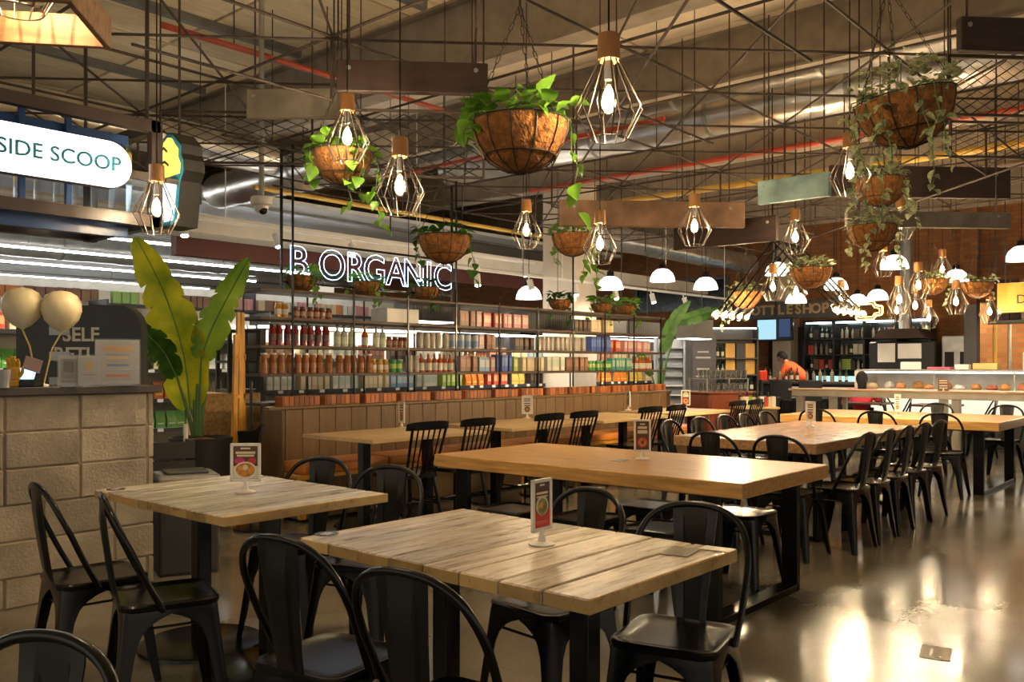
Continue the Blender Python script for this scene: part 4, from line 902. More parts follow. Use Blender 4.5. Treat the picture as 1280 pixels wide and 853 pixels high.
for z, ks in ((1.3,['lime','bagg','teal']),(1.68,['white','red','cream','bago']),(.9,['bagc','bagg'])):
    for i, k in enumerate(ks):
        w_ = 1.84/len(ks); row(z, 9.52, 2.38+w_*i, 2.38+w_*(i+1), k, 'on the %s board behind the balloons' % {.9:'low',1.3:'middle',1.68:'upper'}[z])
gondola(1.0, 16.0, 13.2, [.5,.95,1.4,1.85,2.25], 'far grocery shelf below the strip lights', tags=False)
b = MB(); mi = []; q = random.Random(5)
for z in (1.4,1.85,2.25):
    u = 2.4
    while u < 11:
        w_ = q.uniform(.09,.2); n_ = len(b.f); k = q.randrange(6)
        for _ in range(q.randrange(1,4)): b.bev((u,13.33,z+.001+.1), (w_,.14,q.uniform(.17,.2)), .006); u += w_+.012
        mi += [k]*(len(b.f)-n_)
me = b.mesh('packed_groceries', pmat('far', (.60,.57,.48)))
for ci, cc in enumerate(((.55,.20,.06),(.55,.44,.26),(.20,.10,.06),(.25,.40,.10),(.55,.25,.25))): me.materials.append(pmat('far%d' % ci, cc))
me.polygons.foreach_set('material_index', mi)
link('packed_groceries', me, label='mixed coloured packets lined up along the far grocery shelf', category='groceries', kind='stuff')
# black rack, osb panel and ladder at the end of the rack
p = (4.654, 7.754, 0.519)
o = thing('display_rack', 'small black display rack standing on an osb panelled base', 'rack', (p[0], p[1], 0), math.radians(-12))
MB().bev((-.02,0,.53), (.58,.42,1.06), .006).build('osb_base', OSB, o)
for x in (-.02,.26):
    for y in (-.17,.17): MB().box((x,y,1.36), (.035,.035,.60)).build('post', POTM, o)
for z in (1.08,1.36,1.66): MB().box((.12,0,z), (.32,.38,.022)).build('board', POTM, o)
for k in range(6): row(1.0715, p[1]-.02, p[0]+.02+.05*k, p[0]+.02+.05*k+.01, 'jam', 'on the small black display rack') if k in (0,2,4) else None
o = thing('step_ladder', 'yellow wooden a-frame ladder at the end of the bottle rack', 'ladder', (4.36, 7.02, 0), math.radians(0))
for s in (-1,1):
    MB().beam((s*.035,-.0,0),(s*.015,.0,1.80),.03,.04).build('stile', YWOOD, o); MB().beam((s*.04-.14,-.16,0),(s*.02-.02,0,1.60),.035,.04).build('stile', YWOOD, o)
for z in (.35,.7,1.05,1.4): MB().beam((-.05,0,z),(.05,0,z),.03,.05).build('rung', YWOOD, o); MB().beam((-.18+.09*z,-.16+.09*z,z),(-.10+.05*z,-.16+.09*z,z),.02,.03).build('rung', YWOOD, o)
o = thing('sanitiser_stand', 'black pole stand with a pump head near the bench end', 'stand', (3.978, 6.246, 0.275)[:2]+(0,), FR)
MB().cyl((0,0,0),(0,0,1.2),.012,8).build('pole', BLACK, o); MB().lathe([(.001,0),(.14,0),(.14,.02),(.001,.025)],20).build('base', BLACK, o)
MB().prism([(-.10,.80),(-.09,.70),(-.03,.66),(.06,.68),(.10,.86),(.03,.80)], -.04, .04, 'y').build('pump_head', BLACK, o)

# ================================================================ NEON SIGN
s = thing('neon_sign', 'blue white neon letters hung over the bottle rack', 'neon sign', (4.9, 7.12, 0))
for (a, b_) in (((-.02,.03,2.12),(2.28,.03,2.12)),((-.02,.03,2.04),(-.02,.03,3.38)),((2.27,.03,2.04),(2.27,.03,3.38)),((-.02,.03,2.52),(2.28,.03,2.52))): MB().beam(a, b_, .02, .022).build('frame_bar', BLACK, s)
for ch, u in (('B',5.056),('O',5.456),('R',5.749),('G',6.003),('A',6.302),('N',6.557),('I',6.785),('C',6.997)):
    o = lettering(ch, .42, NEON, (u-4.9,0,2.31), s, name='neon_letter', outline=.0028, bold=.012)

# ================================================================ PENDANT LAMPS
def cage_mesh():
    b = MB(); n = 12; top = (.040, -.10); mid = (.130, -.285); low = (.072, -.40)
    for k in range(n):
        a = 2*PI*k/n; c, s = math.cos(a), math.sin(a)
        b.tube([(top[0]*c,top[0]*s,top[1]),(mid[0]*c,mid[0]*s,mid[1]),(low[0]*c,low[0]*s,low[1])], .0032, 5)
    for r, z in (top, low): b.tube([(r*math.cos(2*PI*k/24), r*math.sin(2*PI*k/24), z) for k in range(24)], .0024, 5, closed=True)
    return b
capm = MB().lathe([(.001,.0),(.038,.0),(.042,-.004),(.044,-.10),(.040,-.103),(.001,-.103)], 24).mesh('wood_cap', CAPW)
cagem = cage_mesh().mesh('wire_cage', CAGE)
sockm = MB().lathe([(.001,-.10),(.017,-.10),(.017,-.175),(.001,-.175)], 14).mesh('socket', STEEL)
glm = MB().lathe([(.014,-.172),(.018,-.19),(.031,-.235),(.034,-.262),(.028,-.29),(.014,-.305),(.001,-.308)], 18).mesh('bulb_glass', BGLASS)
corem = MB().lathe([(.001,-.19),(.009,-.20),(.023,-.232),(.028,-.258),(.023,-.282),(.001,-.297)], 14).mesh('filament', GLOWB)
PEND = [ # cap top position, light power
 ((2.770, 1.920, 2.595), 1), ((3.286, 4.146, 2.933), 1), ((3.088, 3.460, 2.523), 1), ((2.498, 4.900, 2.494), 1), ((5.588, 4.699, 2.700), 1), ((5.414, 3.832, 2.492), 1), ((6.146, 3.447, 2.670), 1), ((7.727, 3.305, 2.744), 1),
 ((5.736, 2.089, 2.838), 1), ((8.565, 2.645, 2.898), 0), ((9.808, 3.045, 2.280), 1), ((10.154, 2.952, 2.448), 1), ((11.186, 3.289, 2.294), 0), ((12.707, 3.978, 2.327), 0), ((13.211, 3.703, 2.242), 1), ((11.074, 2.808, 2.314), 1), ((12.885, 2.859, 2.279), 1),
 ((9.112, 4.151, 2.431), 1), ((10.438, 4.455, 2.489), 0), ((10.521, 3.445, 2.749), 0), ((12.047, 3.214, 2.796), 1), ((11.998, 4.489, 2.485), 1),
 (1.0, 2.8, 2.78)]
PEND = [p if isinstance(p[0], tuple) else (p, 1) for p in PEND]
PL = ['wood capped cage pendant hung between the cream and honey tables, clear of any planter', 'wood capped cage pendant hung in front of a pothos basket', 'wood capped cage pendant beside the pothos basket, lower than its neighbour', 'wood capped cage pendant hung in front of the cone sign',
 'wood capped cage pendant hung before the pale column', 'wood capped cage pendant hung beside the basket at the pale column', 'wood capped cage pendant hung below the patchy timber beam', 'wood capped cage pendant hung above the cluster lamp',
 'wood capped cage pendant tangled in white variegated vines']
OVER = ['wood capped cage pendant hung in the wooden box beside the ice cream sign']
for k, (p, on) in enumerate(PEND):
    o = thing('cage_pendant', PL[k] if k < len(PL) else OVER[k-22] if k >= 22 else 'wood capped cage pendant in the cluster before the brick wall', 'pendant lamp', p, R.uniform(0,1), 'wooden capped cage pendants')
    link('wood_cap', capm, o); link('wire_cage', cagem, o); link('socket', sockm, o); g_ = link('bulb_glass', glm, o); link('filament', corem, g_)
    MB().cyl((0,0,-.01),(0,0,4.64-p[2]),.004,6).build('cord', BLACK, o)
    light('POINT', (p[0], p[1], p[2]-.26), 205, (1,.81,.56), .03, name='wooden_box_pendant_offscreen' if k == 22 else 'lamp_light')

# ================================================================ WHITE DOME LAMPS
domem = MB().lathe([(.055,.20),(.10,.185),(.16,.13),(.19,.06),(.20,.0),(.195,.0),(.185,.06),(.155,.125),(.09,.178),(.001,.19)], 28).mesh('dome', DOME)
dcap = MB().lathe([(.001,.30),(.02,.30),(.055,.27),(.06,.19),(.001,.19)], 18).mesh('fitting', BLACK)
DOM = [((10.358, 8.662, 2.334),'white dome lamp over the rack before the pale column'),((11.179, 7.718, 2.481),'white dome lamp hung beside the pale column'),((12.136, 7.379, 2.651),'white dome lamp hung before the dark high window, nearer the column'),((13.036, 7.105, 2.566),'white dome lamp hung in front of the dark high window'),
 ((17.210, 6.114, 2.484),'white dome lamp above the amber bottle neon'),((17.464, 5.823, 2.576),'white dome lamp beside the one above the amber neon'),((13.517, 4.265, 2.746),'large white dome lamp behind the trailing planter'),((16.286, 4.129, 2.745),'white dome lamp above the brick stall'),((13.338, 5.996, 2.753),'white dome lamp behind the cluster lamp arms'),((14.944, 5.673, 2.608),'white dome lamp over the bar sign'),((16.429, 7.012, 2.515),'white dome lamp low over the bar sign'),((13.616, 2.628, 2.747),'white dome lamp at the side of the yellow sign')]
for p, lab in DOM:
    o = thing('dome_lamp', lab, 'pendant lamp', p, 0, 'white dome lamps')
    link('dome', domem, o); link('fitting', dcap, o); MB().cyl((0,0,.29),(0,0,4.64-p[2]),.005,5).build('cord', BLACK, o)
    light('SPOT', (p[0], p[1], p[2]-.02), 34, (1,.85,.62), .12, spot_size=2.4, spot_blend=.5)

# ================================================================ CLUSTER LAMP
p = (9.221, 4.026, 2.361)
o = thing('cluster_lamp', 'black splayed arm lamp with two rows of bare bulbs', 'chandelier', p, math.radians(0))
MB().beam((-.45,0,.28),(.5,0,.28),.03,.03).build('ridge_bar', BLACK, o)
for s in (-.4,.45): MB().cyl((s,0,.28),(s,0,4.64-p[2]),.006,6).build('hanger_rod', BLACK, o)
bg = MB().lathe([(.012,.0),(.016,-.02),(.036,-.06),(.040,-.085),(.03,-.115),(.001,-.125)], 14).mesh('bulb', BGLASS); bc_ = MB().ball((0,0,-.075), .027, 10, 7).mesh('filament', GLOWB)
sk = MB().cyl((0,0,.06),(0,0,-.01),.018,10).mesh('socket', DKMETAL)
for i in range(5):
    x = -.38+.19*i
    for s in (-1,1):
        e = Vector((x, s*.62, -.42)); MB().cyl((x,0,.28), e, .010, 6).build('arm', BLACK, o)
        ang = math.atan2(.62, .70)*s
        h = link('socket', sk, o, e); h.rotation_euler = (ang, 0, 0); q = link('bulb', bg, h); link('filament', bc_, q)
for x in (-.19,.19):
    for s in (-1,1): light('POINT', Vector(p)+Vector((x, s*.68, -.55)), 26, (1,.74,.43), .05)

# ================================================================ HANGING PLANTERS
def leaf_mesh(name, m, L=.075, W=.032):
    out = [(0,0),(.35,.75),(.7,1.0),(1.2,.85),(1.7,.45),(2.2,0)]
    vs = []; 
    for t, w in out:
        x = t/2.2*L; z = -.35*x*x/L
        vs += [(x, 0, z), (x, w*W, z+.25*w*W), (x, -w*W, z+.25*w*W)]
    fs = []
    for i in range(len(out)-1):
        a, b_ = 3*i, 3*(i+1); fs += [(a, b_, b_+1, a+1), (a, a+2, b_+2, b_)]
    return MB().add(vs, fs, True).mesh(name, m)
LM = {k: [leaf_mesh('leaf', m, L, Wd) for L, Wd in ((.085,.038),(.07,.030),(.055,.026))] for k, m in (('g', LEAF), ('v', LEAFV), ('d', LEAFD))}
def leaf_rot(d, roll):
    x = Vector(d).normalized(); up = Vector((0,0,1)); y = up.cross(x)
    y = y.normalized() if y.length > .01 else Vector((1,0,0)); z = x.cross(y)
    M_ = Matrix((x,y,z)).transposed(); return (M_ @ Matrix.Rotation(roll,3,'X')).to_euler()
def add_leaf(parent, kind_, pos, d, q, sc=1.0):
    o = link('leaf', q.choice(LM[kind_]), parent, pos); o.rotation_euler = leaf_rot(d, q.uniform(-.6,.6)); s = q.uniform(.8,1.35)*sc; o.scale = (s,s,s); return o
def bowl_prof(r, dp):
    return [(r*math.sin(a), -dp*math.cos(a)+0) for a in [math.radians(x) for x in (4,18,34,50,66,80,90)]]+[(r*.93,.0),(r*.86,-.035),(.001,-.04)]
BOWLS = {}
def planter(p, r, label, kind_='g', nl=46, vines=(), tilt=(0,0), hang=True, seed=0, indiv=True, dp=None, lsc=1.0, up=.10, group='coir hanging baskets'):
    q = random.Random(seed+int(p[0]*100)); o = thing('hanging_planter' if hang else 'planter_basket', label, 'planter', p, q.uniform(0,2), group)
    o.rotation_euler = (tilt[0], tilt[1], 0)
    dp = dp or r*1.02; key = (round(r,3), round(dp,3))
    if key not in BOWLS:
        b = MB().lathe(bowl_prof(r, dp), 32); 
        w = MB()
        for k in range(12):
            a = 2*PI*k/12; w.tube([(1.012*r*math.sin(t)*math.cos(a), 1.012*r*math.sin(t)*math.sin(a), -1.012*dp*math.cos(t)) for t in [math.radians(x) for x in (2,20,40,60,80,92)]], .0028, 5)
        for t in (8, 48, 91): 
            rr = 1.014*r*math.sin(math.radians(t)); w.tube([(rr*math.cos(2*PI*k/32), rr*math.sin(2*PI*k/32), -1.014*dp*math.cos(math.radians(t))) for k in range(32)], .0032, 5, closed=True)
        BOWLS[key] = (b.mesh('coir_bowl', COIR), w.mesh('wire_frame', CHAIN), MB().lathe([(.001,-.012),(r*.9,-.02)], 24).mesh('soil', SOIL))
    bm1, bm2, bm3 = BOWLS[key]; link('coir_bowl', bm1, o); link('wire_frame', bm2, o); link('soil', bm3, o)
    if hang:
        hk = Vector((0,0,.48))
        for k in range(3):
            a = 2*PI*k/3+.4; e = Vector((r*math.cos(a), r*math.sin(a), 0)); ch = MB()
            for i in range(14):
                c0 = e.lerp(hk, i/14); c1 = e.lerp(hk, (i+1)/14); m_ = (c0+c1)/2; d_ = (c1-c0)*.62; s_ = d_.orthogonal().normalized()*.006
                if i % 2: s_ = d_.normalized().cross(s_)
                ch.tube([m_-d_-s_*.2, m_-d_*.6+s_, m_+d_*.6+s_, m_+d_, m_+d_*.6-s_, m_-d_*.6-s_], .0017, 4, closed=True)
            ch.build('chain', CHAIN, o)
        MB().tube([(0,0,.48),(0,0,.52)], .005, 6).build('hook', CHAIN, o)
        if 4.64-p[2] > .55:
            hr = MB().cyl((0,0,.5),(0,0,4.64-p[2]),.004,6).build('hanger_cord', CHAIN, o)
            if tilt != (0,0): hr.matrix_parent_inverse = Matrix(); hr.rotation_euler = (-tilt[0], -tilt[1], 0)
    # foliage
    if indiv:
        for k in range(nl):
            a = q.uniform(0,2*PI); rr = r*math.sqrt(q.uniform(0,1))*1.02; z = q.uniform(.0,up)*(1.25-rr/r*.6)
            add_leaf(o, kind_, (rr*math.cos(a), rr*math.sin(a), z), (math.cos(a+q.uniform(-.9,.9)), math.sin(a+q.uniform(-.9,.9)), q.uniform(-.35,.9)), q, lsc)
    else:
        b = MB(); 
        for k in range(nl):
            a = q.uniform(0,2*PI); rr = r*math.sqrt(q.uniform(0,1))*1.05; pos = Vector((rr*math.cos(a), rr*math.sin(a), q.uniform(.0,up))); me = q.choice(LM[kind_])
            E_ = leaf_rot((math.cos(a+q.uniform(-.9,.9)), math.sin(a+q.uniform(-.9,.9)), q.uniform(-.35,.9)), q.uniform(-.6,.6)).to_matrix()*q.uniform(.8,1.3)*lsc
            b.add([E_@v.co+pos for v in me.vertices], [tuple(f.vertices) for f in me.polygons], True)
        b.build('foliage', {'g': LEAF, 'v': LEAFV, 'd': LEAFD}[kind_], o)
    for (ang, length, drift) in vines:
        a = math.radians(ang); P = [Vector((r*.7*math.cos(a), r*.7*math.sin(a), .03)), Vector((r*1.05*math.cos(a), r*1.05*math.sin(a), .02))]
        n_ = max(3, int(length/.055))
        for i in range(n_):
            l_ = P[-1]; P.append(l_+Vector((q.uniform(-.022,.022)+drift[0]/n_, q.uniform(-.022,.022)+drift[1]/n_, -length/n_)))
        MB().tube(P, .0028, 5).build('vine_stem', STEMD, o)
        if indiv:
            for i in range(2, len(P)):
                for _ in range(2 if kind_ == 'v' else 1):
                    b_ = q.uniform(0,2*PI); add_leaf(o, kind_, P[i]+Vector((q.uniform(-.01,.01),q.uniform(-.01,.01),q.uniform(-.02,.02))), (math.cos(b_), math.sin(b_), q.uniform(-1.3,-.1)), q, lsc*.95)
        else:
            b = MB()
            for i in range(2, len(P)):
                b_ = q.uniform(0,2*PI); me = q.choice(LM[kind_]); E_ = leaf_rot((math.cos(b_), math.sin(b_), q.uniform(-1.3,-.1)), q.uniform(-.6,.6)).to_matrix()*lsc
                b.add([E_@v.co+P[i] for v in me.vertices], [tuple(f.vertices) for f in me.polygons], True)
            b.build('trailing_leaves', {'g': LEAF, 'v': LEAFV, 'd': LEAFD}[kind_], o)
    return o
CL = 139; CRt = -49  # camera left and right in floor degrees
planter((2.738, 2.337, 2.322), .197, 'large coir basket of green pothos hung between the cream and honey tables', 'g', 110, ((CL,.14,(0,0)),(CL+20,.08,(0,0)),(CRt,.38,(.03,-.03)),(CL-25,.06,(0,0))), seed=1, up=.13)
planter((3.874, 1.184, 2.453), .20, 'large tilted coir basket spilling white variegated vines', 'v', 175, ((CL,.46,(-.04,.04)),(CL-15,.36,(0,.0)),(CL+15,.52,(0,0)),(CL+35,.30,(0,0)),(CL+75,.42,(0,0)),(CL+90,.34,(.02,-.02))), tilt=(-.10,-.12), seed=2, lsc=.56, up=.17)
planter((3.515, 4.492, 2.679), .197, 'coir basket of pothos hung behind two cage pendants', 'g', 80, ((CL,.16,(0,0)),(CL+25,.12,(0,0)),(CL-20,.18,(0,0)),(CRt,.5,(.05,-.05)),(CRt-40,.30,(0,0)),(250,.4,(0,0))), seed=3)
planter((4.721, 4.782, 2.308), .20, 'coir basket of pothos hung between neon letters and pale column', 'd', 55, ((CL,.22,(0,0)),(CRt,.35,(0,0))), seed=4)
planter((6.720, 5.073, 2.569), .20, 'coir basket with a pale rim hung before the column', 'g', 40, ((CL,.3,(0,0)),(CRt,.5,(0,0)),(CRt+40,.4,(0,0))), seed=5, lsc=1.1)
planter((6.895, 2.281, 2.735), .195, 'coir basket hung below the tilted one with variegated vines', 'v', 90, ((CL,.3,(0,0)),(CRt,.4,(0,0)),(250,.3,(0,0))), seed=6, lsc=.7)
planter((7.673, 2.605, 2.506), .20, 'coir basket lowest of the three stacked variegated ones', 'v', 80, ((CL,.25,(0,0)),(CRt,.35,(0,0)),(200,.4,(0,0))), seed=7, lsc=.75)
planter((8.501, 3.481, 2.281), .20, 'coir basket hung above the bar sign', 'v', 90, ((CL,.25,(0,0)),), seed=8, lsc=.8)
planter((9.846, 4.831, 2.198), .195, 'coir basket with vines beside the cluster lamp', 'v', 55, ((CL,.45,(-.06,.06)),(CL+20,.35,(0,0))), seed=9, lsc=.9, indiv=False)
planter((11.753, 3.247, 2.390), .19, 'coir basket among the pendant cluster', 'v', 60, ((CRt,.3,(0,0)),), seed=10, lsc=.9, indiv=False)
planter((12.781, 2.978, 2.405), .20, 'coir basket hung beside the yellow sign', 'v', 40, ((CRt,.2,(0,0)),), seed=11, lsc=.9, indiv=False)
for k, (px, kd, lab) in enumerate(((377,'g','coir basket of pothos on the rack end below the letter b'),(457,'g','coir basket of pothos standing on the rack below the letters g and a'),(532,'d','coir basket of pothos standing on the rack below the letter c'))):
    pp = [(5.089, 7.120, 2.191), (5.881, 7.120, 2.193), (6.731, 7.120, 2.200)][k]
    planter((pp[0], pp[1], 2.032+.15), .155, lab, kd, 40, ((CL,.16,(0,0)),(CRt,.22,(0,0)),(-90,.26,(0,0))), hang=False, seed=20+k, dp=.15, indiv=False, group='coir baskets on the rack')
for k in range(3):
    pp = [(9.153, 7.120, 2.235), (10.098, 7.120, 2.200), (10.719, 7.120, 2.187)][k]
    planter((pp[0], pp[1], 2.032+.14), .15, ['coir basket of pothos standing on the rack beside the pale column', 'coir basket of pothos standing on the rack behind the trailing vine', 'coir basket of lime leaves standing on the far rack end'][k], 'dgg'[k], 45, ((CL,.2,(0,0)),(-90,.3,(0,0))), hang=False, seed=30+k, dp=.14, indiv=False, group='coir baskets on the rack', lsc=1.15)

# ================================================================ TALL BROAD-LEAVED PLANTS
RT = Vector((math.cos(math.radians(-49)), math.sin(math.radians(-49)), 0)); FW = Vector((math.cos(math.radians(41)), math.sin(math.radians(41)), 0))
def broad_leaf(parent, org, pts, width, m, seed, fold=.25, name='leaf', tears=4):
    """pts: midrib (right, forward, up) metres from the pot; blade built in two torn halves"""
    q = random.Random(seed); P = [RT*a+FW*f+Vector((0,0,z)) for a, f, z in pts]
    def ev(t):
        x = t*(len(P)-1); i = min(int(x), len(P)-2); f = x-i; p0, p1, p2, p3 = P[max(i-1,0)], P[i], P[i+1], P[min(i+2,len(P)-1)]
        return .5*((2*p1)+(p2-p0)*f+(2*p0-5*p1+4*p2-p3)*f*f+(3*p1-p0-3*p2+p3)*f**3)
    N = 26; b = MB()
    for side in (-1, 1):
        cut = sorted(q.sample(range(5, N-3), tears)); seg = []; off = 0.0
        for i in range(N+1):
            t = i/N; c = ev(t); d = (ev(min(1,t+.02))-ev(max(0,t-.02))).normalized(); s = d.cross(FW).normalized()
            w = width*math.sin(PI*min(1,(t*.96+.02))**.75)**.7
            if i in cut: off = q.uniform(-.03,.03)
            wv = w*(.88 if i in cut else 1)+q.uniform(-.006,.006)
            seg.append([c, c+s*side*wv*.5-FW*(fold*wv*.35)+Vector((0,0,.012)), c+s*side*wv-FW*(fold*wv*.6-off)-Vector((0,0,.12*wv))])
        for i in range(N):
            a, e = seg[i], seg[i+1]
            outer = e[2] if (i+1) not in cut else e[1].lerp(e[2], .45)
            vs = [a[0],a[1],a[2],e[0],e[1],outer]; b.add(vs, [(0,3,4,1),(1,4,5,2)], True)
    o = b.build(name, m, parent)
    MB().tube([ev(i/10)-FW*.004 for i in range(11)], [.008-.0055*i/10 for i in range(11)], 6).build('midrib', STEMG, o)
    return o
def stalk(parent, pts, r0, r1): MB().tube([RT*a+FW*f+Vector((0,0,z)) for a, f, z in pts], [r0+(r1-r0)*i/(len(pts)-1) for i in range(len(pts))], 8).build('stalk', STEMG, parent)
D1 = 7.7; K = D1/1100
def Q(px, py, f=0.0): return ((px-252)*K, f, 1.34-(py-455)*K)
bp = (4.029, 7.101, 0.045)
o = thing('tall_plant', 'tall plant with torn yellow green banana leaves in a dark pot', 'plant', (bp[0], bp[1], 0))
MB().lathe([(.001,.0),(.20,.0),(.25,.05),(.265,.66),(.272,.70),(.258,.70),(.25,.64),(.001,.62)], 30).build('pot', POTM, o)
MB().lathe([(.001,.70),(.12,.68),(.24,.645)], 20).build('coir_mulch', COIR, o)
broad_leaf(o, bp, [Q(238,512),Q(228,440,.02),Q(205,365,.0),Q(178,300,-.12)], .23, BAN, 3)
broad_leaf(o, bp, [Q(252,450),Q(262,415,.02),Q(284,370,.03),Q(311,324,.0)], .155, BANG, 5)
broad_leaf(o, bp, [Q(222,472,-.02),Q(208,440,-.06),Q(190,418,-.14),Q(168,405,-.25)], .13, mat('deep_leaf', (.035,.09,.02), rough=.3) and LEAFD, 8)
stalk(o, [Q(246,545),Q(244,525),Q(238,510)], .028, .011); stalk(o, [Q(248,545),Q(250,500),Q(252,448)], .026, .010); stalk(o, [Q(242,545),Q(234,510,-.01),Q(222,470,-.02)], .022, .009); stalk(o, [Q(250,545),Q(256,490,.02),Q(258,440,.05)], .018, .006)
for a, c in (((246,545),(243,500)),((250,545),(250,490)),((247,545),(247,480))): stalk(o, [Q(*a), Q(*c)], .034, .014)
D2 = 13.5; K2 = D2/1100
def Q2(px, py, f=0.0): return ((px-823)*K2, f, 1.34-(py-455)*K2)
bp2 = (11.662, 7.162, 0.788)
o = thing('tall_plant', 'tall dark green banana plant at the far end of the bench', 'plant', (bp2[0], bp2[1], 0))
MB().lathe([(.001,.0),(.20,.0),(.24,.05),(.26,.72),(.245,.72),(.23,.66),(.001,.64)], 26).build('pot', POTM, o); MB().lathe([(.001,.88),(.14,.80),(.27,.70)], 18).build('coir_mulch', COIR, o)
broad_leaf(o, bp2, [Q2(828,440),Q2(836,415,.02),Q2(848,392,.0),Q2(862,377,-.05)], .11, LEAFD, 4); broad_leaf(o, bp2, [Q2(848,402,.05),Q2(868,396,.05),Q2(886,390,.05),Q2(905,388,.0)], .11, LEAFD, 6); broad_leaf(o, bp2, [Q2(815,470,.0),Q2(806,455,.0),Q2(800,442,-.05),Q2(796,432,-.1)], .08, LEAFD, 7)
stalk(o, [Q2(823,490),Q2(824,465),Q2(828,440)], .03, .012); stalk(o, [Q2(826,490),Q2(834,450,.03),Q2(848,402,.05)], .028, .010); stalk(o, [Q2(820,490),Q2(817,478),Q2(815,470)], .02, .008); stalk(o, [Q2(825,490),Q2(826,470,0),Q2(829,450,.0)], .03, .01)

# ================================================================ STEEL RAIL COUNTER
rc = thing('rail_counter', 'long steel topped rail counter on square posts', 'counter', (12.9, 3.6, 0))
RW = mat('rail_wood', (.30,.19,.10), rough=.35, var=.2, stretch=(8,.7,8)); RS = mat('rail_steel', (.30,.27,.23), rough=.4, metal=.5)
MB().bev((0,0,.955), (.36,3.9,.03), .004).build('top', RW, rc); MB().bev((-.15,0,.90), (.05,3.8,.08), .004).build('front_rail', RS, rc)
for y in (1.80,1.30,-.20,-.36,-1.7): MB().bev((-.10 if y != 1.80 else -.08,y,.45), (.07,.11,.90), .004).build('post', RS, rc)
MB().bev((.1,1.2,.45), (.06,.06,.9), .004).build('post', RS, rc); MB().beam((-.1,1.8,.55),(-.1,1.3,.55),.04,.05).build('cross_rail', RS, rc)
o = MB().box((0,0,.08), (.01,.14,.17)).build('small_notice', mat('brown_notice', (.12,.06,.05)), None, (12.87,3.42,.971), 0, label='brown notice card standing on the rail counter', category='notice')
for z in (.14,.11,.07,.04): MB().box((-.006,0,z), (.002,.1,.012)).build('print', CARDC, o)
MB().cyl((0,0,0),(0,0,.03),.012,8).build('stem', WHITE, o)

# ================================================================ LIT DISPLAY COUNTER
dc = thing('display_counter', 'long white lit glass fronted food counter', 'counter', (14.55, 2.9, 0))
LITP = glow('lit_panel', (1,.95,.80), .28); TRAYM = mat('tray_white', (.72,.68,.60), rough=.4)
MB().box((.35,0,.25), (.9,4.6,.50)).build('plinth', DKMETAL, dc); MB().box((.0,0,.71), (.04,4.6,.40)).build('front_panel', LITP, dc); MB().bev((.35,0,.925), (.80,4.6,.03), .004).build('tray_deck', TRAYM, dc)
MB().bev((.40,0,1.235), (.75,4.6,.03), .004).build('top', STEEL, dc); MB().box((.0,0,1.08), (.012,4.6,.28)).build('glass_pane', GLASS, dc); MB().box((.74,0,1.08), (.03,4.6,.28)).build('back_panel', TRAYM, dc); MB().box((.05,0,1.205), (.04,4.5,.02)).build('case_lamp', glow('case_strip', (1,.95,.85), 4), dc)
for y in (2.28,1.1,0,-1.1,-2.28): MB().box((.0,y,1.08), (.02,.02,.29)).build('mullion', STEEL, dc)
MB().box((.35,2.25,.95), (.8,.10,.56)).build('end_panel', CREAM, dc)
q = random.Random(4); PASTRY = [mat('pastry_%d' % i, c, rough=.5, var=.4, scale=20) for i, c in enumerate(((.60,.24,.05),(.62,.45,.22),(.60,.16,.06),(.66,.60,.48)))]
pm_ = [MB().lathe([(.001,0),(.07,0),(.085,.03),(.06,.075),(.001,.09)], 12).mesh('pastry', m) for m in PASTRY]
names = ['orange glazed', 'golden baked', 'reddish', 'pale']
for i in range(20):
    y = -2.0+.215*i; k = q.choice((0,0,1,2,3)) if y > -.6 else q.choice((1,3,3))
    o = link('pastry', pm_[k], None, (14.55+q.uniform(.12,.4), 2.9+y, .941), q.uniform(0,3)); o.scale = (q.uniform(.85,1.15),)*2+(q.uniform(.9,1.4),); tag(o, names[k]+' food piece laid out in the display counter', 'pastry', names[k]+' food in the display counter')
# things on the display counter
MB().bev((0,0,.06), (.28,.3,.12), .01).build('paper_pad', WHITE, None, (14.9,4.45,1.251), .3, label='white wedge shaped till on the display counter', category='till')
MB().bev((0,0,.05), (.2,.34,.10), .01).build('bread_basket', mat('yellow_box', (.62,.47,.16)), None, (14.9,3.35,1.251), 0, label='yellow carton on the display counter', category='carton')
MB().bev((0,0,.13), (.3,.42,.26), .006).build('white_carton', WHITE, None, (14.9,2.62,1.251), 0, label='white carton on the display counter near the brick stall', category='carton')
MB().bev((0,0,.02), (.24,.34,.04), .008).build('pink_tray', mat('pink_tray', (.60,.10,.16)), None, (14.9,4.0,1.251), 0, label='pink tray lying on the display counter', category='tray')
MB().bev((0,0,.04), (.24,.2,.08), .008).build('napkin_box', WHITEP, None, (14.9,3.68,1.251), .1, label='white napkin box on the display counter', category='box')
o = thing('planter_trough', 'grey trough of small green plants raised over the display counter', 'planter', (15.3,2.1,1.251)); MB().bev((0,0,.30), (.3,1.2,.06), .006).build('trough', POTM, o)
for y in (-.5,.5): MB().box((0,y,.13), (.05,.05,.27)).build('leg', STEEL, o)
b = MB()
for k in range(60):
    me = q.choice(LM['g']); E_ = leaf_rot((q.uniform(-1,1),q.uniform(-1,1),q.uniform(.2,1)), 0).to_matrix()*.9; ps = Vector((q.uniform(-.12,.12), q.uniform(-.55,.55), .33)); b.add([E_@v.co+ps for v in me.vertices], [tuple(f.vertices) for f in me.polygons], True)
b.build('foliage', LEAFD, o)
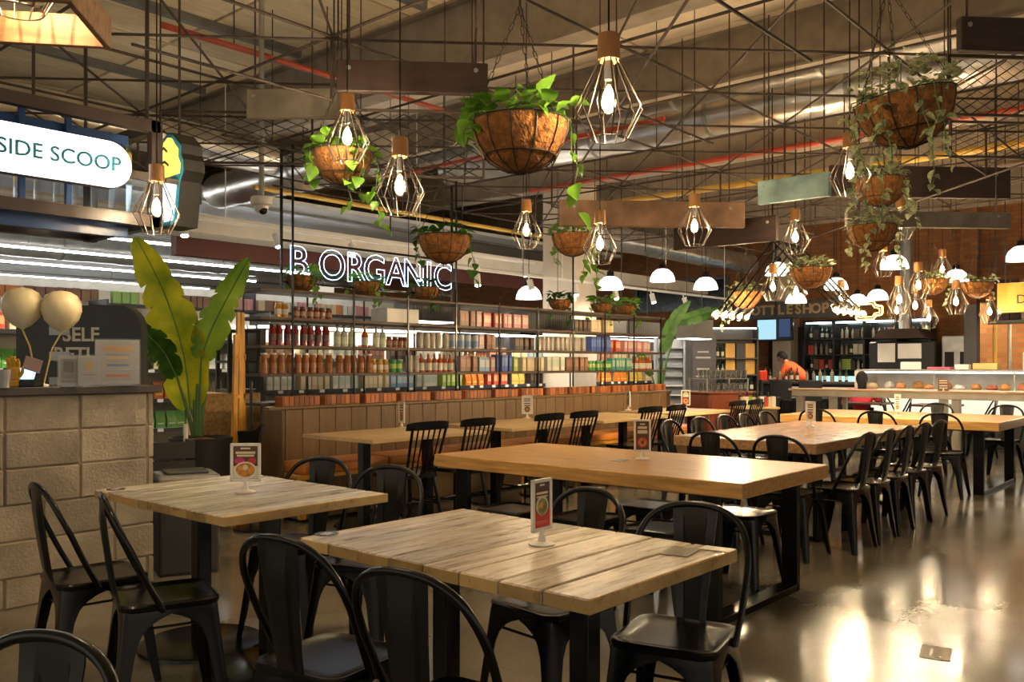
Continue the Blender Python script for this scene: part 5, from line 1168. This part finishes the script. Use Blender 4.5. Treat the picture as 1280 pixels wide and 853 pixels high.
# cafe tables behind the rail
for y, lab in ((3.75,'small dark cafe table before the middle of the display counter'),(4.75,'small dark cafe table where the person in red sits')):
    o = thing('cafe_table', lab, 'table', (13.75 if y < 4 else 13.85, y, 0)); MB().bev((0,0,.735), (.6,.6,.03), .006).build('top', SHELFW, o); MB().cyl((0,0,.0),(0,0,.72),.03,10).build('column', BLACK, o); MB().lathe([(.001,.02),(.22,.015),(.22,0),(.001,0)],20).build('base', BLACK, o)

# ================================================================ BAR
BARM = mat('bar_front', (.012,.012,.0125), rough=.4); br = thing('bar_counter', 'dark bar counter with bottles below the bar sign', 'counter', (16.0, 7.0, 0))
MB().box((.25,0,.48), (.5,3.6,.94)).build('body', BARM, br); MB().bev((.22,0,.985), (.66,3.7,.05), .006).build('top', WORKTOP, br); MB().box((-.06,-.7,.90), (.03,1.8,.03)).build('white_edge', WHITEP, br)
for k, y in enumerate((7.35,6.80,6.25)):
    o = thing('bar_stool', ['tall black box backed bar stool at the far end of the bar', 'tall black box backed bar stool in the middle of the bar', 'tall black box backed bar stool beside the steel rail'][k], 'stool', (15.45, y, 0), 0, 'bar stools'); MB().bev((0,0,.70), (.42,.42,.08), .02).build('seat', BARM, o); MB().bev((-.19,0,.88), (.05,.42,.34), .02).build('backrest', BARM, o)
    for sx in (-.17,.17):
        for sy in (-.17,.17): MB().beam((sx,sy,.68),(sx*1.15,sy*1.15,0),.03,.03).build('leg', BLACK, o)
    MB().beam((.19,-.19,.25),(.19,.19,.25),.02,.02).build('foot_rail', STEEL, o)
wine = MB().lathe(bottle_prof(.037,.30,.014,.58), 10).mesh('wine_bottle', mat('wine_glass', (.015,.03,.012), rough=.1, spec=.6)); wl = MB().lathe([(.0375,.04),(.0375,.13)], 10).mesh('label_print', LBL)
liq = MB().lathe(bottle_prof(.04,.27,.015,.66), 10).mesh('spirit_bottle', mat('spirit_glass', (.24,.20,.14), rough=.1, spec=.6)); 
bank = {'wine': (wine, wl), 'liq': (liq, wl)}
def bottle(pos, kd, label, group, sc=1.0):
    me, l_ = bank[kd]; o = link(me.name.split('.')[0], me, None, pos, 0, label=label, category='bottle', group=group); o.scale = (sc,)*3; link('label_print', l_, o); return o
q = random.Random(8)
for i in range(13): bottle((16.1+q.uniform(-.05,.15), 5.9+.135*i+q.uniform(-.02,.02), 1.0105), q.choice(('wine','liq')), 'bottle standing on the dark bar counter', 'bottles on the bar counter', q.uniform(.7,1.0))
for i in range(4): bottle((15.95+q.uniform(-.03,.03), 7.9+.11*i, 1.0105), 'wine', 'dark wine bottle at the end of the bar counter', 'wine bottles at the bar end')
o = thing('red_crate', 'bright red plastic crate on the bar counter', 'crate', (16.02,7.62,1.0105)); MB().bev((0,0,.10), (.3,.3,.2), .02).build('body', mat('red_plastic', (.65,.05,.02), rough=.35), o)
for s in (-1,1): MB().tube([(-.155,s*.1,.05),(-.158,0,.13+.03*s),(-.155,-s*.1,.17)], .01, 6).build('handle', WHITE, o)
# back bar cabinet
bb = thing('back_bar', 'dark back bar cabinet with glowing shelf strips', 'cabinet', (19.5, 6.72, 0)); 
MB().box((.2,0,1.30), (.06,2.7,2.0)).build('back_panel', mat('dark_mirror', (.03,.035,.035), rough=.12, metal=.5), bb); MB().box((0,0,.45), (.5,2.7,.90)).build('base_cabinet', BARM, bb); MB().box((.0,0,2.29), (.45,2.7,.05)).build('top', BARM, bb)
for y in (-1.33,-.66,0,.66,1.33): MB().box((-.02,y,1.60), (.40,.04,1.40)).build('upright', BARM, bb)
for z in (.92,1.22,1.55,1.90): MB().box((0,0,z-.012), (.40,2.66,.022)).build('shelf_board', BARM, bb)
for y in (-1.0,-.33,.33,1.0): MB().box((-.19,y,2.25), (.03,.56,.03)).build('strip_lamp', glow('cool_strip', (.75,.95,1), 7) if 'cool_strip' not in MT else MT['cool_strip'], bb)
MB().box((-.2,.45,1.0), (.02,1.2,.14)).build('lit_niche', glow('teal_niche', (.3,.75,.85), .7, sample=False), bb)
rows_ = {1.22: 'lowest', 1.55: 'middle', 1.90: 'topmost'}
for z, nm in rows_.items():
    y = -1.27
    while y < 1.28:
        if min(abs(y-t) for t in (-1.33,-.66,0,.66,1.33)) > .06:
            k = q.random(); pos = (19.42+q.uniform(0,.08), 6.72+y, z)
            if k < .62: bottle(pos, 'liq' if k < .4 else 'wine', 'spirit bottle on the %s back bar shelf' % nm, 'bottles on the %s back bar shelf' % nm, q.uniform(.75,.98))
            else:
                key = q.choice(('brown','cream','dark','red','lime','white')); o = link('gift_box', PROD[key][2], None, pos, 0, label='boxed spirit on the %s back bar shelf' % nm, category='box', group='boxed spirits on the %s back bar shelf' % nm); o.scale = (1.1,1.1,1.25)
        y += q.uniform(.095,.13)
# sign board with wooden letters
s = thing('bar_sign', 'grey board with large wooden capital letters over the bar', 'sign', (19.2, (19.200, 8.535, 2.564)[1], (19.200, 8.535, 2.564)[2])); MB().bev((0,-.1,0), (.08,2.4,.40), .01).build('board', mat('grey_board', (.10,.10,.10), rough=.6), s)
WL = mat('wood_letter', (.60,.40,.20), rough=.5)
for i, ch in enumerate('BOTTLESHOP'): lettering(ch, .30, WL, (-.045, .205*(4-i), 0), s, facing='-x', name='wooden_letter', extrude=.012, bold=.03)
for y in (-1.2,1.0): MB().cyl((0,y,.2),(0,y,4.64-s.location.z),.01,6).build('hanger_rod', DKMETAL, s)
# amber bottle neon
s = thing('bottle_neon', 'amber neon sign shaped like a bottle lying on its side', 'neon sign', (18.900, 6.465, 2.467))
def ny(P, r=.018): MB().tube([(0,y,z) for y, z in P], r, 6, closed=True).build('neon_tube', NEONY, s)
ny([(.28,.17),(.28,-.17),(.24,-.20),(-.07,-.20),(-.13,-.12),(-.24,-.10),(-.26,-.06),(-.26,.06),(-.24,.08),(-.13,.10),(-.08,.19),(.24,.19)])
ny([(.22,.13),(.22,-.14),(-.05,-.14),(-.10,-.07),(-.20,-.05),(-.20,.03),(-.10,.05),(-.05,.13)], .010)
MB().cyl((.02,0,.2),(.02,0,4.64-s.location.z),.006,5).build('hanger_wire', DKMETAL, s)
# television
p = (18.800, 8.527, 2.113)
o = thing('television', 'flat television with a bright blue green picture over the bar door', 'television', p); MB().bev((.03,0,0), (.06,.86,.52), .008).build('casing', BLACK, o)
for y, z, w, h, c in ((.18,0,.44,.44,(.35,.62,.75)),(.26,-.1,.2,.2,(.35,.6,.25)),(.1,.1,.24,.12,(.15,.45,.85)),(-.24,.03,.26,.40,(.03,.05,.12)),(-.24,.03,.1,.24,(.3,.35,.5))): MB().box((-.004-.002*w,y,z), (.006,w,h)).build('screen_picture', glow('screen_%d' % int(w*1000+h*100), c, .5, sample=False), o)
MB().cyl((.06,0,.2),(.06,0,4.64-p[2]),.02,8).build('mount_pole', BLACK, o)
# white partition with red stripe, dark door
structure(MB().box((19.0,10.1,1.05), (.08,1.9,2.1)).build('wall_partition', WHITEP)); tag(MB().box((0,0,0), (.03,.10,2.05)).build('red_stripe', REDPIPE, None, (18.94,9.15,1.03)), 'red painted post against the white partition', 'post')
d_ = structure(MB().box((19.9,8.6,1.1), (.1,1.1,2.2)).build('door_1', mat('dark_door', (.03,.028,.027), rough=.3))); MB().cyl((19.82,8.25,.95),(19.82,8.25,1.25),.02,8).build('door_handle', STEEL, d_)
# coffee machines and hood
o = thing('coffee_station', 'dark coffee station with steel machines under a brown hood', 'coffee machine', (17.6, 5.0, 0)); MB().box((0,0,.47), (.6,2.0,.94)).build('base_cabinet', BARM, o); MB().bev((0,.35,1.45), (.5,1.2,.62), .02).build('machine_body', BARM, o); MB().bev((-.26,.62,1.55), (.02,.32,.36), .004).build('front_plate', WHITEP, o); MB().bev((-.26,.2,1.58), (.02,.42,.28), .004).build('front_plate', WHITEP, o); MB().bev((0,-.62,1.50), (.42,.55,.70), .02).build('grinder_body', STEEL, o)
for y in (-.48,-.74): MB().bev((-.22,y,1.42), (.02,.16,.28), .004).build('grinder_window', BLACK, o)
MB().prism([(-.1,1.82),(.85,1.82),(.7,2.0),(.05,2.0)], -.35, .35, 'x').build('hood', TIMBER, o); MB().cyl((0,.35,2.0),(0,.35,4.64),.12,12).build('hood_duct', STEEL, o)
for y in (.05,.3,.55,-.3): MB().lathe([(.001,0),(.05,0),(.06,.14),(.001,.15)],10,(-.1,y,.945)).build('cup_stack', WHITEP, o)
# brick kitchen stall
structure(MB().box((17.0,1.45,1.2), (.2,4.9,2.4)).build('wall_stall', KBRICK)); structure(MB().bev((15.6,3.72,1.15), (.18,.2,2.3), .01).build('wall_post', mat('dark_post', (.022,.024,.03), rough=.5)))
o = thing('slat_canopy', 'weathered timber slat canopy over the brick kitchen stall', 'canopy', (15.7, 2.0, 2.0)); MB().box((0,0,.0), (.1,3.0,.06)).build('beam', DKMETAL, o); MB().box((.06,0,.32), (.03,3.0,.6)).build('backing', BARM, o)
for k in range(20): MB().bev((0,-1.43+.15*k,.36), (.03,.115+.02*(k % 3 == 0),.64), .004).build('slat', TIMBER if k % 4 else TIMBERG, o)
for y in (-1.4,1.4): MB().cyl((0,y,.65),(0,y,2.64),.012,6).build('hanger_rod', DKMETAL, o)
tag(MB().cyl((0,0,0),(0,0,2.0),.035,10).build('yellow_post', YELPIPE, None, (15.75,3.42,0)), 'yellow steel post at the kitchen stall opening', 'post'); tag(MB().cyl((0,0,0),(0,0,2.0),.03,10).build('steel_post', STEEL, None, (15.95,3.25,0)), 'grey steel post beside the yellow one', 'post')
s = thing('hanging_sign', 'yellow wooden board sign with a dark letter', 'sign', (13.353, 2.625, 2.230), math.radians(-90)); MB().bev((.15,0,0), (.78,.05,.40), .006).build('board', mat('yellow_board', (.70,.42,.06), rough=.45, var=.08, stretch=(1,6,6)), s); lettering('D', .17, mat('dark_letter', (.05,.03,.02)), (.05,-.028,-.03), s, extrude=.004)
for x in (-.15,.45): MB().cyl((x,0,.2),(x,0,4.64-s.location.z),.008,6).build('hanger_rod', DKMETAL, s)
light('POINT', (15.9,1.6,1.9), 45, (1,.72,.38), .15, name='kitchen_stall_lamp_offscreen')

# ================================================================ GLASSWARE CABINET AND WINE CORNER
RED = mat('red_brown_cabinet', (.20,.05,.022), rough=.35, var=.15, stretch=(5,5,.7))
c_ = (11.993, 6.323, 0.560)
o = thing('glassware_cabinet', 'red brown panelled cabinet carrying rows of glasses', 'cabinet', (c_[0], c_[1], 0), math.radians(-25)); MB().bev((0,0,.45), (.80,.60,.90), .01).build('body', RED, o)
for x in (-.2,.2): MB().bev((x,-.305,.45), (.34,.02,.70), .006).build('door', RED, o)
MB().bev((0,0,.915), (.86,.66,.03), .006).build('top', RED, o); MB().box((0,0,1.12), (.78,.5,.012)).build('glass_shelf', GLASS, o)
for x in (-.37,.37):
    for y in (-.22,.22): MB().box((x,y,1.02), (.015,.015,.2)).build('shelf_post', STEEL, o)
gm = MB().lathe([(.001,.0),(.03,.0),(.036,.12),(.033,.12),(.028,.006),(.001,.006)], 12).mesh('drinking_glass', glassy('grey_glass', (.95,.97,.95), .86, .2)); rot_ = Matrix.Rotation(math.radians(-25),3,'Z')
for z, nm in ((.931,'cabinet top'),(1.1265,'glass shelf')):
    for i in range(8):
        for j in range(2):
            w_ = rot_@Vector((-.33+.094*i,-.2+.2*j,0)); link('drinking_glass', gm, None, (c_[0]+w_.x, c_[1]+w_.y, z), 0, label='clear drinking glass standing on the %s of the red brown cabinet' % nm, category='glass', group='glasses on the '+nm)
# slanted magazine style rack
p = (12.656, 7.543, 0.747)
o = thing('slanted_rack', 'grey rack of slanted shelves behind the far leafy plant', 'rack', (p[0], p[1], 0), math.radians(-49)); RK = mat('rack_grey', (.16,.17,.19), rough=.45)
for s_ in (-.22,.22): MB().box((s_,.1,.9), (.03,.3,1.8)).build('side_panel', RK, o)
for k in range(11): MB().box((0,.06,.12+.155*k), (.42,.02,.17), rot=Matrix.Rotation(-.5,3,'X')).build('slanted_shelf', RK, o); MB().box((0,-.03,.05+.155*k), (.42,.02,.02)).build('lip', WHITEP if k in (5,6,4) else RK, o)
p = (13.917, 7.617, 1.270)
o = thing('menu_board', 'dark chalk board panel behind the glasses', 'board', (p[0], p[1], 0), math.radians(-49)); MB().box((0,0,.95), (.42,.04,1.9)).build('panel', mat('chalkboard', (.035,.03,.035), rough=.5), o)
for z, w_ in ((1.55,.2),(1.45,.26),(1.25,.22),(1.12,.25)): MB().box((-.02,-.022,z), (w_,.003,.03)).build('print', mat('chalk', (.25,.24,.24)) if 'chalk' not in MT else MT['chalk'], o)
# wine shelves
p = (14.671, 7.511, 1.267)
o = thing('wine_shelf', 'dark lit wine shelf with cartons beside the bar', 'shelf', (p[0], p[1], 0), math.radians(-49)); MB().box((0,.15,1.0), (.95,.03,2.0)).build('back_panel', BARM, o)
for z in (.55,.85,1.15,1.45,1.80): MB().box((0,0,z-.012), (.95,.3,.024)).build('shelf_board', SHELFW, o)
for x in (-.47,.47): MB().box((x,0,1.0), (.03,.3,2.0)).build('side_panel', BARM, o)
MB().box((0,-.1,1.98), (.9,.04,.02)).build('shelf_lamp', MT['shelf_strip'], o)
M49 = Matrix.Rotation(math.radians(-49),3,'Z'); GOLDB = MB().bev((0,0,.13), (.17,.12,.26), .005).mesh('wine_carton', mat('gold_carton', (.55,.30,.06), rough=.5)); BLKB = MB().bev((0,0,.13), (.17,.12,.26), .005).mesh('wine_carton', mat('black_carton', (.03,.03,.03), rough=.5))
def onshelf(base, x, y, z): w_ = M49@Vector((x,y,0)); return (base[0]+w_.x, base[1]+w_.y, z)
for z, nm in ((1.45,'upper'),(1.15,'middle')):
    for i, x in enumerate((.0,.19,.36)): link('wine_carton', BLKB if i == 1 else GOLDB, None, onshelf(p,x,0,z+.0005), math.radians(-49), label='%s wine carton on the %s wine shelf board' % ('black' if i == 1 else 'gold', nm), category='carton', group='%s wine cartons on the %s board' % ('black' if i == 1 else 'gold', nm))
    for i in range(4): bottle(onshelf(p,-.40+.09*i,0,z+.0005), 'wine', 'wine bottle on the %s wine shelf board' % nm, 'wine bottles on the %s board' % nm, .85)
for z, nm in ((.85,'low'),(.55,'lowest')):
    for i in range(9): bottle(onshelf(p,-.40+.1*i,0,z+.0005), 'wine', 'wine bottle on the %s wine shelf board' % nm, 'wine bottles on the %s board' % nm, .85)
# wine display near the bar with baskets
p = (11.801, 5.630, 0.366)
o = thing('condiment_stand', 'pale wooden stand crowded with small cartons beside the communal chairs', 'stand', (p[0], p[1], 0), math.radians(-49)); MB().bev((0,0,.35), (.5,.4,.70), .006).build('cabinet', SHELFW, o); MB().bev((0,0,.715), (.56,.44,.03), .006).build('top', PALEWOOD, o)
for i in range(9):
    x = -.22+.055*i; k = ['cream','white','lime','cream','dark','white','red','cream','white'][i]; o2 = link('condiment_box', PROD[k][2], None, onshelf(p,x,-.08,.7305), math.radians(-49)+q.uniform(-.1,.1), label='%s condiment carton on the crowded stand' % {'cream':'cream','white':'white','lime':'lime','dark':'dark','red':'red'}[k], category='carton', group='%s cartons on the crowded stand' % k); o2.scale = (.65,.8,.8)
for i in range(5): bottle(onshelf(p,-.2+.1*i,.1,.7305), 'wine', 'small sauce bottle on the crowded stand', 'sauce bottles on the crowded stand', .7)
o = MB().bev((0,0,.15), (.02,.30,.34), .004).build('poster_card', mat('poster_red', (.55,.10,.12)), None, (16.0,8.25,1.0105), math.radians(40), label='yellow and red poster card on the bar end', category='poster'); MB().box((-.012,0,.22), (.004,.28,.16)).build('print', mat('poster_yellow', (.62,.55,.22)), o)

# ================================================================ PEOPLE
SKIN = mat('skin', (.42,.23,.14), rough=.5, var=.06); HAIR = mat('black_hair', (.012,.010,.010), rough=.6, var=.3, scale=30, stretch=(6,6,1), spec=.15)
def skin_body(name, J, E, m, parent, sub=2):
    names = list(J); me = bpy.data.meshes.new(name); me.from_pydata([J[n][0] for n in names], [(names.index(a), names.index(b_)) for a, b_ in E], []); me.materials.append(m)
    o = link(name, me, parent); md = o.modifiers.new('skin', 'SKIN'); md.use_smooth_shade = True
    for i, n in enumerate(names):
        sv = me.skin_vertices[0].data[i]; r = J[n][1]; sv.radius = (r, r) if not isinstance(r, tuple) else r; sv.use_root = (i == 0)
    s_ = o.modifiers.new('smooth', 'SUBSURF'); s_.levels = sub; s_.render_levels = sub
    # bake to plain mesh
    dg = bpy.context.evaluated_depsgraph_get(); m2 = bpy.data.meshes.new_from_object(o.evaluated_get(dg)); o.modifiers.clear(); o.data = m2
    if not m2.materials: m2.materials.append(m)
    for f_ in m2.polygons: f_.use_smooth = True
    return o
def head(parent, c, yaw, pitch=0.0, hair_long=0.0, sc=1.0):
    b = MB(); c = Vector(c); Rz = Matrix.Rotation(yaw,3,'Z')@Matrix.Rotation(pitch,3,'Y')
    def T(v): return c+Rz@Vector(v)
    g = MB().ball((0,0,0), .095, 18, 12, 1.22)
    vs = []
    for x, y, z in g.v:
        f_ = 1-.18*max(0,-z/.115); y *= .82*f_; 
        if x > 0: x *= .98
        vs.append(T((x*f_*1.02, y, z)))
    b.add(vs, g.f, True)
    b.add([T(v) for v in ((.088,.012,-.005),(.088,-.012,-.005),(.095,.0,.02),(.118,.0,-.028),(.09,.015,-.035),(.09,-.015,-.035))], [(0,3,2),(2,3,1),(0,4,3),(3,5,1),(4,5,3)], True)
    for s in (-1,1): b.add([T(Vector(v)*1) for v in ((-.005,s*.076,.02),(.02,s*.08,.0),(.005,s*.076,-.03),(-.012,s*.092,.005))], [(0,1,3),(1,2,3),(2,0,3)], True)
    o = b.build('head', SKIN, parent)
    for s in (-1,1): MB().ball(T((.088,s*.03,.012)), .009, 8, 6).build('eye', HAIR, o)
    MB().tube([T((.086,-.02,-.058)),T((.092,0,-.06)),T((.086,.02,-.058))], .005, 6).build('mouth', mat('lips', (.30,.10,.08)) if 'lips' not in MT else MT['lips'], o)
    h = MB(); g = MB().ball((0,0,0), .103, 18, 12, 1.2); keep = []
    for fc in g.f:
        cx = sum(g.v[i][0] for i in fc)/len(fc); cz = sum(g.v[i][2] for i in fc)/len(fc)
        if cz > .045 or cx < (.02 if cz > -.03 else -.015) and cz > -.075: keep.append(fc)
    h.add([T((x*1.0-.006, y*.86, z+.008)) for x, y, z in g.v], keep, True); h.build('hair', HAIR, parent)
    if hair_long: MB().tube([T((-.07,0,.02)), T((-.11,0,-.08)), Vector((c.x,c.y,c.z-.2))+Rz@Vector((-.10,0,0)), Vector((c.x,c.y,c.z-hair_long))+Rz@Vector((-.12,0,0))], [.055,.065,.06,.025], 10).build('hair_tail', HAIR, parent)
def hand(parent, w, d, m=SKIN):
    """palm plus five separate fingers; d = pointing direction"""
    w = Vector(w); d = Vector(d).normalized(); s = d.cross(Vector((0,0,1))).normalized(); b = MB(); b.tube([w, w+d*.04, w+d*.085], [.024,.036,.034], 10)
    for k, L in enumerate((.065,.075,.072,.058)):
        a = w+d*.075+s*(-.028+.0185*k); b.tube([a, a+d*L*.55+Vector((0,0,-.006)), a+d*L+Vector((0,0,-.025))], [.0095,.009,.007], 7)
    a = w+d*.025+s*.03; b.tube([a, a+d*.03+s*.025, a+d*.06+s*.03+Vector((0,0,-.01))], [.011,.010,.008], 7)
    b.build('hand', m, parent)
# barman in orange, stooping over the counter
c0 = (17.000, 7.173, 1.260)
pr = thing('person', 'person in an orange top stooping behind the bar counter', 'person', (17.0, c0[1], 0), math.radians(-90-180))
OR = mat('orange_shirt', (.75,.10,.015), rough=.7, var=.06); TR = mat('dark_trousers', (.03,.03,.035), rough=.8)
J = {'pelvis': ((-.10,0,.95),(.13,.17)), 'waist': ((.0,0,1.08),(.12,.16)), 'chest': ((.16,0,1.25),(.13,.19)), 'neckb': ((.26,0,1.35),(.07,.08)), 'sl': ((.20,.19,1.30),.075), 'sr': ((.20,-.19,1.30),.075), 'el': ((.26,.26,1.10),.055), 'er': ((.26,-.26,1.10),.055), 'wl': ((.40,.20,1.03),.045), 'wr': ((.40,-.20,1.03),.045)}
skin_body('shirt', J, [('pelvis','waist'),('waist','chest'),('chest','neckb'),('chest','sl'),('chest','sr'),('sl','el'),('sr','er'),('el','wl'),('er','wr')], OR, pr)
J = {'hip': ((-.10,0,.93),(.12,.16)), 'hl': ((-.10,.09,.85),.10), 'hr': ((-.10,-.09,.85),.10), 'kl': ((-.06,.10,.48),.07), 'kr': ((-.06,-.10,.48),.07), 'al': ((-.10,.10,.06),.05), 'ar': ((-.10,-.10,.06),.05), 'tl': ((.06,.11,.035),.04), 'tr': ((.06,-.11,.035),.04)}
skin_body('trousers', J, [('hip','hl'),('hip','hr'),('hl','kl'),('hr','kr'),('kl','al'),('kr','ar'),('al','tl'),('ar','tr')], TR, pr)
MB().tube([(.24,0,1.33),(.33,0,1.42)], .05, 10).build('neck', SKIN, pr); head(pr, (.37,0,1.47), 0, .55); hand(pr, (.40,.20,1.03), (1,-.1,-.02)); hand(pr, (.40,-.20,1.03), (1,.1,-.02))
# seated person in red, seen from behind
c1 = (13.801, 4.854, 0.536)
pr = thing('person', 'seated person in a red shirt with long black hair behind the rail', 'person', (c1[0], c1[1], 0), math.radians(10))
RDS = mat('red_shirt', (.55,.02,.05), rough=.7, var=.06)
J = {'pelvis': ((0,0,.52),(.13,.17)), 'waist': ((.02,0,.66),(.11,.15)), 'chest': ((.05,0,.84),(.12,.18)), 'neckb': ((.06,0,.96),(.06,.07)), 'sl': ((.06,.19,.90),.07), 'sr': ((.06,-.19,.90),.07), 'el': ((.12,.27,.72),.055), 'er': ((.12,-.27,.72),.055)}
skin_body('shirt', J, [('pelvis','waist'),('waist','chest'),('chest','neckb'),('chest','sl'),('chest','sr'),('sl','el'),('sr','er')], RDS, pr)
J = {'pelvis': ((0,0,.50),(.13,.17)), 'kl': ((.42,.12,.50),.075), 'kr': ((.42,-.12,.50),.075), 'hl': ((.06,.10,.50),.10), 'hr': ((.06,-.10,.50),.10), 'al': ((.40,.12,.08),.05), 'ar': ((.40,-.12,.08),.05), 'tl': ((.54,.13,.035),.04), 'tr': ((.54,-.13,.035),.04)}
skin_body('trousers', J, [('pelvis','hl'),('pelvis','hr'),('hl','kl'),('hr','kr'),('kl','al'),('kr','ar'),('al','tl'),('ar','tr')], TR, pr)
for s in (-1,1): MB().tube([(.12,s*.27,.73),(.22,s*.24,.745),(.36,s*.14,.79)], [.045,.040,.030], 10).build('forearm', SKIN, pr); hand(pr, (.35,s*.14,.79), (1,-s*.3,0))
MB().tube([(.06,0,.94),(.07,0,1.04)], .045, 10).build('neck', SKIN, pr); head(pr, (.09,0,1.10), .2, .15, .34)
o = copy_tree(ST); o.location = (c1[0], c1[1], 0); o['label'] = 'black square metal stool under the seated person in red'; del o['group']

# ================================================================ FLOOR HATCH
p = (4.360, 1.191)
o = thing('floor_hatch', 'small recessed metal service hatch in the concrete floor', 'hatch', (p[0], p[1], .001), math.radians(12)); HM = mat('hatch_metal', (.19,.15,.10), rough=.5, metal=.3)
MB().box((0,0,.0), (.20,.13,.002)).build('plate', HM, o)
for c, d in (((0,.063,.001),(.20,.004,.002)),((0,-.063,.001),(.20,.004,.002)),((.1,0,.001),(.004,.12,.002)),((-.1,0,.001),(.004,.12,.002)),((.0,.02,.001),(.11,.012,.002)),((-.06,-.01,.001),(.02,.03,.002))): MB().box(c, d).build('rib', BLACK, o)
